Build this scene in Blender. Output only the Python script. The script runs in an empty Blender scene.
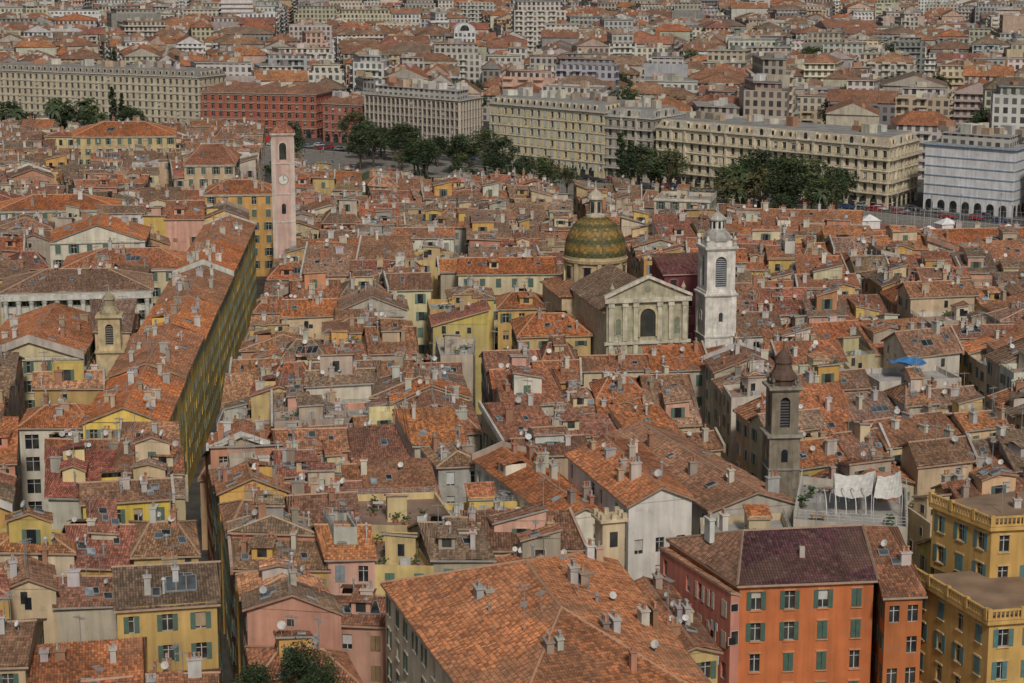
import bpy, math, random
import numpy as np
R = random.Random(11)
sc = bpy.context.scene
# ------------------------------------------------------------------ materials
def newmat(name):
    m = bpy.data.materials.new(name); m.use_nodes = True
    nt = m.node_tree; nt.nodes.clear()
    o = nt.nodes.new('ShaderNodeOutputMaterial'); b = nt.nodes.new('ShaderNodeBsdfPrincipled')
    nt.links.new(b.outputs[0], o.inputs[0])
    return m, nt, b
def N(nt, t, **k):
    n = nt.nodes.new(t)
    for a, v in k.items(): setattr(n, a, v)
    return n
def L(nt, a, b): nt.links.new(a, b)
def math_(nt, op, a, b=None):
    n = N(nt, 'ShaderNodeMath', operation=op)
    for i, v in enumerate((a, b)):
        if v is None: continue
        if isinstance(v, (int, float)): n.inputs[i].default_value = v
        else: L(nt, v, n.inputs[i])
    return n.outputs[0]
def mul_col(nt, col, val):
    n = N(nt, 'ShaderNodeVectorMath', operation='SCALE')
    L(nt, col, n.inputs[0]); L(nt, val, n.inputs['Scale']); return n.outputs[0]
def attr(nt):
    n = N(nt, 'ShaderNodeAttribute'); n.attribute_name = 'col'; return n.outputs['Color']
def noise(nt, scale, vec=None, detail=3, sv=None):
    g = N(nt, 'ShaderNodeNewGeometry'); v = g.outputs['Position']
    if sv:
        m = N(nt, 'ShaderNodeVectorMath', operation='MULTIPLY'); L(nt, v, m.inputs[0]); m.inputs[1].default_value = sv; v = m.outputs[0]
    n = N(nt, 'ShaderNodeTexNoise'); n.inputs['Scale'].default_value = scale; n.inputs['Detail'].default_value = detail
    L(nt, v, n.inputs['Vector']); return n.outputs[0]
def rng(nt, v, a, b, c, d):
    n = N(nt, 'ShaderNodeMapRange'); L(nt, v, n.inputs[0])
    for i, x in enumerate((a, b, c, d)): n.inputs[i+1].default_value = x
    return n.outputs[0]
def bump(nt, h, b, strength, dist):
    n = N(nt, 'ShaderNodeBump'); n.inputs['Strength'].default_value = strength; n.inputs['Distance'].default_value = dist
    L(nt, h, n.inputs['Height']); L(nt, n.outputs[0], b.inputs['Normal'])
def mixc(nt, f, a, bcol):
    n = N(nt, 'ShaderNodeMix', data_type='RGBA'); L(nt, f, n.inputs[0]); L(nt, a, n.inputs[6])
    if isinstance(bcol, tuple): n.inputs[7].default_value = bcol + (1,)
    else: L(nt, bcol, n.inputs[7])
    return n.outputs[2]
def uvsep(nt):
    u = N(nt, 'ShaderNodeUVMap'); u.uv_map = 'UVMap'
    s = N(nt, 'ShaderNodeSeparateXYZ'); L(nt, u.outputs[0], s.inputs[0]); return s.outputs[0], s.outputs[1]
def cellrand(nt, a, b):
    c = N(nt, 'ShaderNodeCombineXYZ'); L(nt, math_(nt, 'FLOOR', a), c.inputs[0]); L(nt, math_(nt, 'FLOOR', b), c.inputs[1])
    w = N(nt, 'ShaderNodeTexWhiteNoise', noise_dimensions='3D'); L(nt, c.outputs[0], w.inputs[0]); return w.outputs[0]

# roof tiles: individual tile tint, darker band along each tile row, patched areas, lichen
m_roof, nt, b = newmat('terracotta_tiles')
u, v = uvsep(nt); cu = math_(nt, 'DIVIDE', u, 0.28); cv = math_(nt, 'DIVIDE', v, 0.42)
r = cellrand(nt, cu, cv)
c = mul_col(nt, attr(nt), rng(nt, r, 0, 1, 0.5, 1.5))
g = N(nt, 'ShaderNodeNewGeometry'); vo = N(nt, 'ShaderNodeTexVoronoi'); vo.inputs['Scale'].default_value = 0.2; L(nt, g.outputs['Position'], vo.inputs['Vector'])
vs = N(nt, 'ShaderNodeSeparateXYZ'); L(nt, vo.outputs['Color'], vs.inputs[0])
c = mixc(nt, rng(nt, vs.outputs[0], 0.62, 1, 0, 0.5), c, (0.21, 0.13, 0.085))
c = mul_col(nt, c, rng(nt, vs.outputs[1], 0, 1, 0.88, 1.12))
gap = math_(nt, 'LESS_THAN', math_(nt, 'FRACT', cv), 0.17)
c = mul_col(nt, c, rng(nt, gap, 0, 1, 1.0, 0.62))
c = mul_col(nt, c, rng(nt, noise(nt, 0.3, detail=6), 0.3, 0.7, 0.74, 1.16))
st = rng(nt, noise(nt, 2.6, detail=8), 0.48, 0.72, 0.0, 0.68)
c = mixc(nt, st, c, (0.11, 0.08, 0.06))
lt = rng(nt, noise(nt, 1.3, detail=7, sv=(1.3, 0.8, 1)), 0.57, 0.75, 0.0, 0.48)
c = mixc(nt, lt, c, (0.37, 0.28, 0.2))
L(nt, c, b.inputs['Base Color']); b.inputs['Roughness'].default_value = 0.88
hgt = math_(nt, 'ADD', math_(nt, 'ABSOLUTE', math_(nt, 'SINE', math_(nt, 'MULTIPLY', cu, math.pi))), math_(nt, 'FRACT', cv))
bump(nt, hgt, b, 0.9, 0.09)
# walls
m_wall, nt, b = newmat('stucco_wall')
c = mul_col(nt, attr(nt), rng(nt, noise(nt, 0.35, detail=5), 0.3, 0.7, 0.8, 1.08))
c = mul_col(nt, c, rng(nt, noise(nt, 1.3, detail=5, sv=(1, 1, 0.1)), 0.35, 0.7, 1.05, 0.76))
st = rng(nt, noise(nt, 0.8, detail=7), 0.58, 0.76, 0, 0.38)
c = mixc(nt, st, c, (0.22, 0.18, 0.14))
L(nt, c, b.inputs['Base Color']); b.inputs['Roughness'].default_value = 0.92
bump(nt, noise(nt, 6, detail=4), b, 0.3, 0.03)
# far wall with windows
m_far, nt, b = newmat('apartment_facade')
u, v = uvsep(nt); cu = math_(nt, 'DIVIDE', u, 2.9); cv = math_(nt, 'DIVIDE', v, 3.1)
fu = math_(nt, 'FRACT', cu); fv = math_(nt, 'FRACT', cv)
mu = math_(nt, 'LESS_THAN', math_(nt, 'ABSOLUTE', math_(nt, 'SUBTRACT', fu, 0.5)), 0.27)
mv = math_(nt, 'LESS_THAN', math_(nt, 'ABSOLUTE', math_(nt, 'SUBTRACT', fv, 0.48)), 0.33)
mk = math_(nt, 'MULTIPLY', mu, mv)
r = cellrand(nt, cu, cv)
c = mul_col(nt, attr(nt), rng(nt, noise(nt, 0.2, detail=3), 0.3, 0.7, 0.85, 1.08))
mk2 = math_(nt, 'MULTIPLY', mk, rng(nt, r, 0, 1, 0.6, 1.0))
c = mixc(nt, mk2, c, (0.035, 0.04, 0.045))
L(nt, c, b.inputs['Base Color']); b.inputs['Roughness'].default_value = 0.8
# generic
m_plain, nt, b = newmat('painted_surface')
c = mul_col(nt, attr(nt), rng(nt, noise(nt, 1.5, detail=4), 0.3, 0.7, 0.8, 1.12))
L(nt, c, b.inputs['Base Color']); b.inputs['Roughness'].default_value = 0.7
m_glass, nt, b = newmat('window_glass')
c = mixc(nt, rng(nt, noise(nt, 0.6, detail=1), 0.4, 0.65, 0, 1), attr(nt), (0.07, 0.07, 0.065))
L(nt, c, b.inputs['Base Color']); b.inputs['Roughness'].default_value = 0.15
m_flat, nt, b = newmat('flat_roof_surface')
c = mul_col(nt, attr(nt), rng(nt, noise(nt, 0.3, detail=6), 0.3, 0.7, 0.6, 1.15))
L(nt, c, b.inputs['Base Color']); b.inputs['Roughness'].default_value = 0.9
m_leaf, nt, b = newmat('foliage')
L(nt, attr(nt), b.inputs['Base Color']); b.inputs['Roughness'].default_value = 0.6
m_stone, nt, b = newmat('weathered_stone')
c = mul_col(nt, attr(nt), rng(nt, noise(nt, 0.9, detail=6), 0.3, 0.7, 0.7, 1.12))
c = mul_col(nt, c, rng(nt, noise(nt, 2.0, detail=5, sv=(1, 1, 0.2)), 0.35, 0.7, 1.08, 0.74))
L(nt, c, b.inputs['Base Color']); b.inputs['Roughness'].default_value = 0.9
bump(nt, noise(nt, 4, detail=5), b, 0.5, 0.06)
MATS = [m_roof, m_wall, m_far, m_plain, m_glass, m_flat, m_leaf, m_stone]
ROOF, WALL, FAR, PLAIN, GLASS, FLAT, LEAF, STONE = range(8)
DG = (0.02, 0.024, 0.028)
# ------------------------------------------------------------------ mesh builder
def sub(a, b): return (a[0]-b[0], a[1]-b[1], a[2]-b[2])
def lerp(a, b, t): return tuple(x+(y-x)*t for x, y in zip(a, b))
def ln(a): return math.sqrt(sum(x*x for x in a))
class MB:
    def __init__(s): s.v = []; s.f = []; s.m = []; s.c = []; s.uv = []
    def face(s, pts, mat, col, uvs=None):
        n = len(s.v); k = len(pts); s.v.extend(pts); s.f.append(tuple(range(n, n+k))); s.m.append(mat); s.c.append(col)
        s.uv.extend(uvs if uvs else [(0.0, 0.0)]*k)
    def obox(s, o, ax, ay, az, mat, col, bottom=False):
        A = lambda *vs: (o[0]+sum(q[0] for q in vs), o[1]+sum(q[1] for q in vs), o[2]+sum(q[2] for q in vs))
        p = [o, A(ax), A(ax, ay), A(ay), A(az), A(ax, az), A(ax, ay, az), A(ay, az)]
        for f in ((4, 5, 6, 7), (0, 1, 5, 4), (1, 2, 6, 5), (2, 3, 7, 6), (3, 0, 4, 7)): s.face([p[i] for i in f], mat, col)
        if bottom: s.face([p[3], p[2], p[1], p[0]], mat, col)
    def box(s, x, y, z0, z1, w, d, ang, mat, col, bottom=False):
        c, n = math.cos(ang), math.sin(ang)
        ax = (c*w, n*w, 0); ay = (-n*d, c*d, 0)
        s.obox((x-ax[0]/2-ay[0]/2, y-ax[1]/2-ay[1]/2, z0), ax, ay, (0, 0, z1-z0), mat, col, bottom)
    def lathe(s, x, y, prof, n, mat, col, rot=0, colf=None, capt=True):
        for i in range(len(prof)-1):
            (r0, z0), (r1, z1) = prof[i], prof[i+1]
            for k in range(n):
                a0 = rot+2*math.pi*k/n; a1 = rot+2*math.pi*(k+1)/n
                P = [(x+r0*math.cos(a0), y+r0*math.sin(a0), z0), (x+r0*math.cos(a1), y+r0*math.sin(a1), z0)]
                if r1 > 1e-4: P += [(x+r1*math.cos(a1), y+r1*math.sin(a1), z1), (x+r1*math.cos(a0), y+r1*math.sin(a0), z1)]
                else: P += [(x, y, z1)]
                s.face(P, mat, colf(i, k) if colf else col)
        if capt and prof[-1][0] > 1e-4:
            r1, z1 = prof[-1]
            s.face([(x+r1*math.cos(rot+2*math.pi*k/n), y+r1*math.sin(rot+2*math.pi*k/n), z1) for k in range(n)], mat, col)
    def roof(s, p0, p1, p2, p3, col, fine=0, mat=ROOF):
        e = sub(p1, p0); Ln = ln(e)
        if Ln < 0.3: return
        e = (e[0]/Ln, e[1]/Ln, e[2]/Ln)
        dot = lambda p: sum(x*y for x, y in zip(sub(p, p0), e))
        a, b = dot(p3), dot(p2); uo = R.randint(0, 400)*.28
        if fine <= 0:
            pts = [p0, p1, p2] + ([p3] if ln(sub(p2, p3)) > 1e-3 else [])
            uv = []
            for p in pts:
                w = dot(p); q = sub(p, p0); uv.append((w+uo, math.sqrt(max(0, sum(x*x for x in q)-w*w))))
            s.face(pts, mat, col, uv); return
        lo, hi = min(0, a), max(Ln, b)
        n = max(2, int((hi-lo)/fine)); n += n % 2
        def bs(t):
            if t < -1e-6: return lerp(p0, p3, t/a)
            if t > Ln+1e-6: return lerp(p1, p2, (t-Ln)/(b-Ln))
            return lerp(p0, p1, t/Ln)
        def tp(t):
            if t < a-1e-6: return lerp(p0, p3, t/a) if a > 0 else p3
            if t > b+1e-6: return lerp(p1, p2, (Ln-t)/(Ln-b)) if b < Ln else p2
            return lerp(p3, p2, (t-a)/(b-a)) if b-a > 1e-6 else p3
        prev = None; sg = R.uniform(-.12, .12); ph = R.uniform(0, 6)
        for i in range(n+1):
            t = lo+(hi-lo)*i/n; B, T = bs(t), tp(t); o = 0.07*(i % 2)
            o2 = o+0.05*math.sin(t*.7+ph)+.03*math.sin(t*1.9+ph)
            hlen = ln(sub(T, B)); B = (B[0], B[1], B[2]+o2); T = (T[0], T[1], T[2]+o)
            M = lerp(B, T, .5); M = (M[0], M[1], M[2]-.06-sg*.5*(1 if hlen > 3 else 0))
            if prev:
                s.face([prev[0], B, M, prev[4]], mat, col, [(prev[2]+uo, 0), (t+uo, 0), (t+uo, hlen/2), (prev[2]+uo, prev[3]/2)])
                s.face([prev[4], M, T, prev[1]], mat, col, [(prev[2]+uo, prev[3]/2), (t+uo, hlen/2), (t+uo, hlen), (prev[2]+uo, prev[3])])
            prev = (B, T, t, hlen, M)
    def obj(s, name, parent=None):
        if not s.f: return None
        me = bpy.data.meshes.new(name); me.from_pydata(s.v, [], s.f)
        for m in MATS: me.materials.append(m)
        me.polygons.foreach_set('material_index', s.m)
        uvl = me.uv_layers.new(name='UVMap'); uvl.data.foreach_set('uv', np.array(s.uv, dtype=np.float32).ravel())
        cnt = [len(f) for f in s.f]
        ca = np.ones((len(s.f), 4), dtype=np.float32); ca[:, :3] = np.array(s.c, dtype=np.float32)
        at = me.attributes.new('col', 'FLOAT_COLOR', 'CORNER'); at.data.foreach_set('color', np.repeat(ca, cnt, axis=0).ravel())
        o = bpy.data.objects.new(name, me); sc.collection.objects.link(o)
        if parent: o.parent = parent
        return o
def jit(c, a):
    k = 1+R.uniform(-a, a); return tuple(min(0.9, max(0.01, x*k*(1+R.uniform(-a, a)*0.35))) for x in c)
# ------------------------------------------------------------------ walls
def wplain(mb, a, b, z0, z1, col, mat=WALL):
    l = math.hypot(b[0]-a[0], b[1]-a[1])
    mb.face([(a[0], a[1], z0), (b[0], b[1], z0), (b[0], b[1], z1), (a[0], a[1], z1)], mat, col, [(0, z0), (l, z0), (l, z1), (0, z1)])
def frame(a, b):
    dx, dy = b[0]-a[0], b[1]-a[1]; l = math.hypot(dx, dy); dx /= l; dy /= l
    P = lambda u, z, o=0: (a[0]+dx*u+dy*o, a[1]+dy*u-dx*o, z)
    return l, (dx, dy), (dy, -dx), P
def visible(a, b):
    mx, my = (a[0]+b[0])/2, (a[1]+b[1])/2; nx, ny = b[1]-a[1], -(b[0]-a[0])
    return (-mx*nx-my*ny)/(math.hypot(mx, my)*math.hypot(nx, ny)+1e-6) > -0.12
def shutters(mb, P, d, n, hu0, hu1, hv0, hv1, scol, mode):
    t = 0.05
    def sh(u0, u1): mb.obox(P(u0, hv0, 0.02), (d[0]*(u1-u0), d[1]*(u1-u0), 0), (n[0]*t, n[1]*t, 0), (0, 0, hv1-hv0), PLAIN, scol)
    w = (hu1-hu0)/2
    if mode == 0: sh(hu0-w+0.02, hu0-0.01); sh(hu1+0.01, hu1+w-0.02)
    elif mode == 1: sh(hu0, hu0+w-0.02); sh(hu0+w+0.02, hu1)
    elif mode == 2: sh(hu0-w+0.02, hu0-0.01); sh(hu0+w+0.02, hu1)
def wgrid(mb, a, b, z0, z1, col, pitch=2.8, fh=3.1, ww=1.0, wh=1.65, dp=0.22, scol=None, mat=WALL, skip=0.05, sill=0.85, trim=None, top=0.35, mull=(0.55, 0.55, 0.52), maxf=99, arch=False):
    l, d, n, P = frame(a, b)
    nb = max(1, int(round(l/pitch))); bw = l/nb
    if bw < ww+0.5: wplain(mb, a, b, z0, z1, col, mat); return
    nf = min(maxf, int((z1-top-z0)/fh)); base = z1-top-nf*fh
    Q = lambda u0, u1, v0, v1, o=0, m=mat, c=col: mb.face([P(u0, v0, o), P(u1, v0, o), P(u1, v1, o), P(u0, v1, o)], m, c, [(u0, v0), (u1, v0), (u1, v1), (u0, v1)])
    if base > z0+0.01: Q(0, l, z0, base)
    Q(0, l, z1-top, z1)
    for f in range(nf):
        v0 = base+f*fh; v1 = v0+fh
        for k in range(nb):
            u0, u1 = k*bw, (k+1)*bw
            if R.random() < skip: Q(u0, u1, v0, v1); continue
            c = (u0+u1)/2; h0, h1 = c-ww/2, c+ww/2; s0 = v0+sill; s1 = min(s0+wh, v1-0.1)
            Q(u0, u1, v0, s0); Q(u0, u1, s1, v1); Q(u0, h0, s0, s1); Q(h1, u1, s0, s1)
            mb.face([P(h0, s0), P(h0, s0, -dp), P(h0, s1, -dp), P(h0, s1)], mat, col)
            mb.face([P(h1, s0, -dp), P(h1, s0), P(h1, s1), P(h1, s1, -dp)], mat, col)
            mb.face([P(h0, s1), P(h0, s1, -dp), P(h1, s1, -dp), P(h1, s1)], mat, col)
            mb.face([P(h0, s0), P(h1, s0), P(h1, s0, -dp), P(h0, s0, -dp)], mat, (0.5, 0.48, 0.44))
            Q(h0, h1, s0, s1, -dp, GLASS, DG)
            if mull: Q(c-0.04, c+0.04, s0, s1, -dp+0.03, PLAIN, mull); Q(h0, h1, s0+(s1-s0)*0.66, s0+(s1-s0)*0.66+0.06, -dp+0.035, PLAIN, mull)
            if R.random() < .18:
                bl = s1-(s1-s0)*R.uniform(.3, .9); Q(h0+.02, h1-.02, bl, s1-.01, -dp+.05, PLAIN, R.choice(((.5, .48, .42), (.4, .3, .2), (.55, .55, .55))))
            if trim:
                mb.obox(P(h0-0.12, s1+0.02, 0.0), (d[0]*(ww+0.24), d[1]*(ww+0.24), 0), (n[0]*0.1, n[1]*0.1, 0), (0, 0, 0.16), mat, trim, True)
                mb.obox(P(h0-0.1, s0-0.14, 0.0), (d[0]*(ww+0.2), d[1]*(ww+0.2), 0), (n[0]*0.14, n[1]*0.14, 0), (0, 0, 0.12), mat, trim, True)
            if scol and bw > 2*ww+0.1: shutters(mb, P, d, n, h0, h1, s0, s1, scol, R.choice((0, 0, 0, 1, 1, 2, 3)))
def wmid(mb, a, b, z0, z1, col, scol, pitch=2.9):
    wplain(mb, a, b, z0, z1, col)
    l, d, n, P = frame(a, b); nb = int(l/pitch)
    if nb < 1: return
    bw = l/nb; nf = min(5, int((z1-1.0)/3.1))
    for f in range(nf):
        v0 = z1-0.4-(f+1)*3.1
        if v0 < 0: break
        for k in range(nb):
            if R.random() < 0.1: continue
            c = (k+0.5)*bw+R.uniform(-0.15, 0.15); s0 = v0+0.85+R.uniform(-.1, .1); s1 = s0+R.uniform(1.4, 1.8)
            if R.random() < 0.12: s0 = s1-0.8
            w = 0.5
            mb.obox(P(c-w-0.1, s0-0.1, 0.0), (d[0]*(2*w+0.2), d[1]*(2*w+0.2), 0), (n[0]*0.05, n[1]*0.05, 0), (0, 0, s1-s0+0.2), WALL, lerp(col, (0.6, 0.57, 0.5), 0.5))
            mb.face([P(c-w, s0, 0.06), P(c+w, s0, 0.06), P(c+w, s1, 0.06), P(c-w, s1, 0.06)], GLASS, DG)
            md = R.choice((0, 0, 0, 1, 1, 2, 3))
            if md != 3:
                P2 = lambda u, z, o=0: P(u, z, o+0.06)
                shutters(mb, P2, d, n, c-w, c+w, s0, s1, scol, md)
# ------------------------------------------------------------------ roof furniture
WHITES = [(0.55, 0.52, 0.46), (0.62, 0.6, 0.56), (0.5, 0.38, 0.26), (0.38, 0.31, 0.25), (0.42, 0.22, 0.14), (0.5, 0.48, 0.46), (0.6, 0.55, 0.45)]
def chimney(mb, x, y, z, ang=0):
    w, d, h = R.uniform(0.45, 0.75), R.uniform(0.6, 1.5), R.uniform(0.7, 1.7)
    c = jit(R.choice(WHITES), 0.15)
    mb.box(x, y, z-0.6, z+h, w, d, ang, WALL, c)
    mb.box(x, y, z+h, z+h+0.12, w+0.2, d+0.2, ang, WALL, jit(c, 0.1), True)
    k = R.choice((1, 2, 2, 3)); 
    for i in range(k):
        o = (i-(k-1)/2)*min(0.45, d/k)
        px, py = x-math.sin(ang)*o, y+math.cos(ang)*o
        mb.lathe(px, py, [(0.13, z+h+0.12), (0.11, z+h+0.55), (0.17, z+h+0.6), (0.17, z+h+0.68)], 6, PLAIN, R.choice(((0.45, 0.18, 0.1), (0.4, 0.38, 0.36), (0.5, 0.25, 0.15))))
def ventpipe(mb, x, y, z):
    h = R.uniform(.6, 1.6); r = R.uniform(.09, .16); c = R.choice(((.5, .5, .5), (.3, .3, .3), (.45, .2, .12)))
    mb.lathe(x, y, [(r, z-.3), (r, z+h), (r*1.9, z+h+.03), (r*1.6, z+h+.18), (0.02, z+h+.3)], 7, PLAIN, c)
def dish(mb, x, y, z):
    mb.box(x, y, z-0.3, z+0.9, 0.06, 0.06, 0, PLAIN, (0.3, 0.3, 0.3))
    az = R.uniform(-2.6, -1.2); nx, ny, nz = math.cos(az)*0.85, math.sin(az)*0.85, 0.52
    t = (-math.sin(az), math.cos(az), 0); w = (-math.cos(az)*0.52, -math.sin(az)*0.52, 0.85); r = R.uniform(0.28, 0.45)
    cx, cy, cz = x+nx*0.15, y+ny*0.15, z+0.9
    ring = [(cx+r*(math.cos(q)*t[0]+math.sin(q)*w[0]), cy+r*(math.cos(q)*t[1]+math.sin(q)*w[1]), cz+r*math.sin(q)*w[2]) for q in [i*math.pi/4 for i in range(8)]]
    cen = (cx-nx*0.14, cy-ny*0.14, cz-nz*0.14); col = R.choice(((0.65, 0.65, 0.63), (0.4, 0.4, 0.39), (0.55, 0.53, 0.5)))
    for i in range(8): mb.face([ring[i], ring[(i+1) % 8], cen], PLAIN, col)
def antenna(mb, x, y, z):
    h = R.uniform(2, 3.6); mb.box(x, y, z-0.3, z+h, 0.07, 0.07, 0, PLAIN, (0.25, 0.25, 0.25))
    a = R.uniform(0, 3)
    mb.box(x, y, z+h-0.3, z+h-0.25, 1.4, 0.06, a, PLAIN, (0.3, 0.3, 0.3))
    for k in range(-3, 4): mb.box(x+math.cos(a)*k*0.2, y+math.sin(a)*k*0.2, z+h-0.25, z+h-0.21, 0.04, 0.6, a, PLAIN, (0.3, 0.3, 0.3))
def bil(p0, p1, p2, p3, u, v): return lerp(lerp(p0, p1, u), lerp(p3, p2, u), v)
def skylight(mb, pt, u, v, big=False):
    p0, p1, p2, p3 = pt; o = bil(p0, p1, p2, p3, u, v)
    e = sub(p1, p0); l = ln(e); e = (e[0]/l, e[1]/l, e[2]/l)
    w = sub(lerp(p3, p2, u), lerp(p0, p1, u)); l = ln(w)
    if l < 2.5: return
    w = (w[0]/l, w[1]/l, w[2]/l)
    nn = (e[1]*w[2]-e[2]*w[1], e[2]*w[0]-e[0]*w[2], e[0]*w[1]-e[1]*w[0])
    sx, sy = R.uniform(0.7, 1.1), R.uniform(0.9, 1.4)
    if big: sx, sy = R.uniform(2, 3.5), R.uniform(1.6, 2.4)
    mb.obox(o, tuple(q*sx for q in e), tuple(q*sy for q in w), tuple(q*0.2 for q in nn), PLAIN, (0.3, 0.3, 0.3))
    k = max(1, int(sx/.8)); gw = (sx-.08)/k
    gc = R.choice((DG, (0.1, 0.13, 0.16), (0.35, 0.4, 0.45)))
    for j in range(k):
        o2 = tuple(o[i]+e[i]*(0.08+j*gw)+w[i]*0.08+nn[i]*0.205 for i in range(3))
        A = tuple(o2[i]+e[i]*(gw-0.08) for i in range(3)); B = tuple(A[i]+w[i]*(sy-0.16) for i in range(3)); C = tuple(o2[i]+w[i]*(sy-0.16) for i in range(3))
        mb.face([o2, A, B, C], GLASS, gc)
def dormer(mb, pt, u, v, wc, rc, scol):
    p0, p1, p2, p3 = pt; e = sub(p1, p0); l = ln(e)
    if l < 5: return
    ang = math.atan2(e[1], e[0]); o = bil(p0, p1, p2, p3, u, v)
    c, s = math.cos(ang), math.sin(ang); w, d = R.uniform(1.6, 2.6), 2.6; z1 = o[2]+1.3
    A = (o[0]-c*w/2, o[1]-s*w/2); B = (o[0]+c*w/2, o[1]+s*w/2); C = (B[0]-s*d, B[1]+c*d); D = (A[0]-s*d, A[1]+c*d)
    for q, r in ((A, B), (B, C), (C, D), (D, A)): wplain(mb, q, r, o[2]-0.4, z1, wc)
    _, dd, n, P = frame(A, B)
    mb.face([P(w/2-0.5, z1-1.05, 0.02), P(w/2+0.5, z1-1.05, 0.02), P(w/2+0.5, z1-0.15, 0.02), P(w/2-0.5, z1-0.15, 0.02)], GLASS, DG)
    P3 = lambda u_, w_, z: (A[0]+c*u_-s*w_, A[1]+s*u_+c*w_, z)
    mb.roof(P3(-0.2, -0.3, z1), P3(w+0.2, -0.3, z1), P3(w+0.2, d, z1+0.55), P3(-0.2, d, z1+0.55), rc)
def coping(mb, X, Y, h, t, col):
    dx, dy = Y[0]-X[0], Y[1]-X[1]; l = math.hypot(dx, dy) or 1; n = (-dy/l*t/2, dx/l*t/2)
    f = lambda p, s, z: (p[0]+n[0]*s, p[1]+n[1]*s, p[2]+z)
    for s in (1, -1): mb.face([f(X, s, -.5), f(Y, s, -.5), f(Y, s, h), f(X, s, h)], WALL, col)
    mb.face([f(X, 1, h), f(Y, 1, h), f(Y, -1, h), f(X, -1, h)], WALL, lerp(col, (.5, .47, .42), .5))
    mb.face([f(X, 1, -.5), f(X, -1, -.5), f(X, -1, h), f(X, 1, h)], WALL, col); mb.face([f(Y, 1, -.5), f(Y, -1, -.5), f(Y, -1, h), f(Y, 1, h)], WALL, col)
def balustrade(mb, a, b, z, col, h=1.0, style=0):
    l, d, n, P = frame(a, b)
    if l < 0.6: return
    if style == 0:
        mb.obox(P(0, z, -0.25), (d[0]*l, d[1]*l, 0), (n[0]*0.25, n[1]*0.25, 0), (0, 0, 0.18), WALL, col)
        mb.obox(P(0, z+h-0.15, -0.26), (d[0]*l, d[1]*l, 0), (n[0]*0.28, n[1]*0.28, 0), (0, 0, 0.15), WALL, col, True)
        k = max(2, int(l/0.42))
        for i in range(k+1):
            u = l*i/k; w = 0.4 if i % 8 == 0 else 0.14
            u = min(max(u, w/2), l-w/2); mb.obox(P(u-w/2, z+0.18, -0.2), (d[0]*w, d[1]*w, 0), (n[0]*0.15, n[1]*0.15, 0), (0, 0, h-0.33), WALL, col)
            if w > .3: mb.obox(P(u-w/2, z, -0.3), (d[0]*w, d[1]*w, 0), (n[0]*0.36, n[1]*0.36, 0), (0, 0, h+.12), WALL, col)
    else:
        k = max(2, int(l/1.2))
        for i in range(k+1): mb.obox(P(min(l-0.05, l*i/k), z, -0.06), (d[0]*0.05, d[1]*0.05, 0), (n[0]*0.05, n[1]*0.05, 0), (0, 0, h), PLAIN, col)
        for q in (0.35, 0.68, 1.0): mb.obox(P(0, z+h*q-0.03, -0.08), (d[0]*l, d[1]*l, 0), (n[0]*0.04, n[1]*0.04, 0), (0, 0, 0.04), PLAIN, col)
def expand(q, o):
    out = []
    for i in range(4):
        a, b, c = q[i-1], q[i], q[(i+1) % 4]
        d1 = (b[0]-a[0], b[1]-a[1]); l1 = math.hypot(*d1); d2 = (c[0]-b[0], c[1]-b[1]); l2 = math.hypot(*d2)
        n1 = (d1[1]/l1, -d1[0]/l1); n2 = (d2[1]/l2, -d2[0]/l2)
        out.append((b[0]+(n1[0]+n2[0])*o, b[1]+(n1[1]+n2[1])*o))
    return out
def mid(a, b): return lerp(a, b, 0.5)
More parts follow.
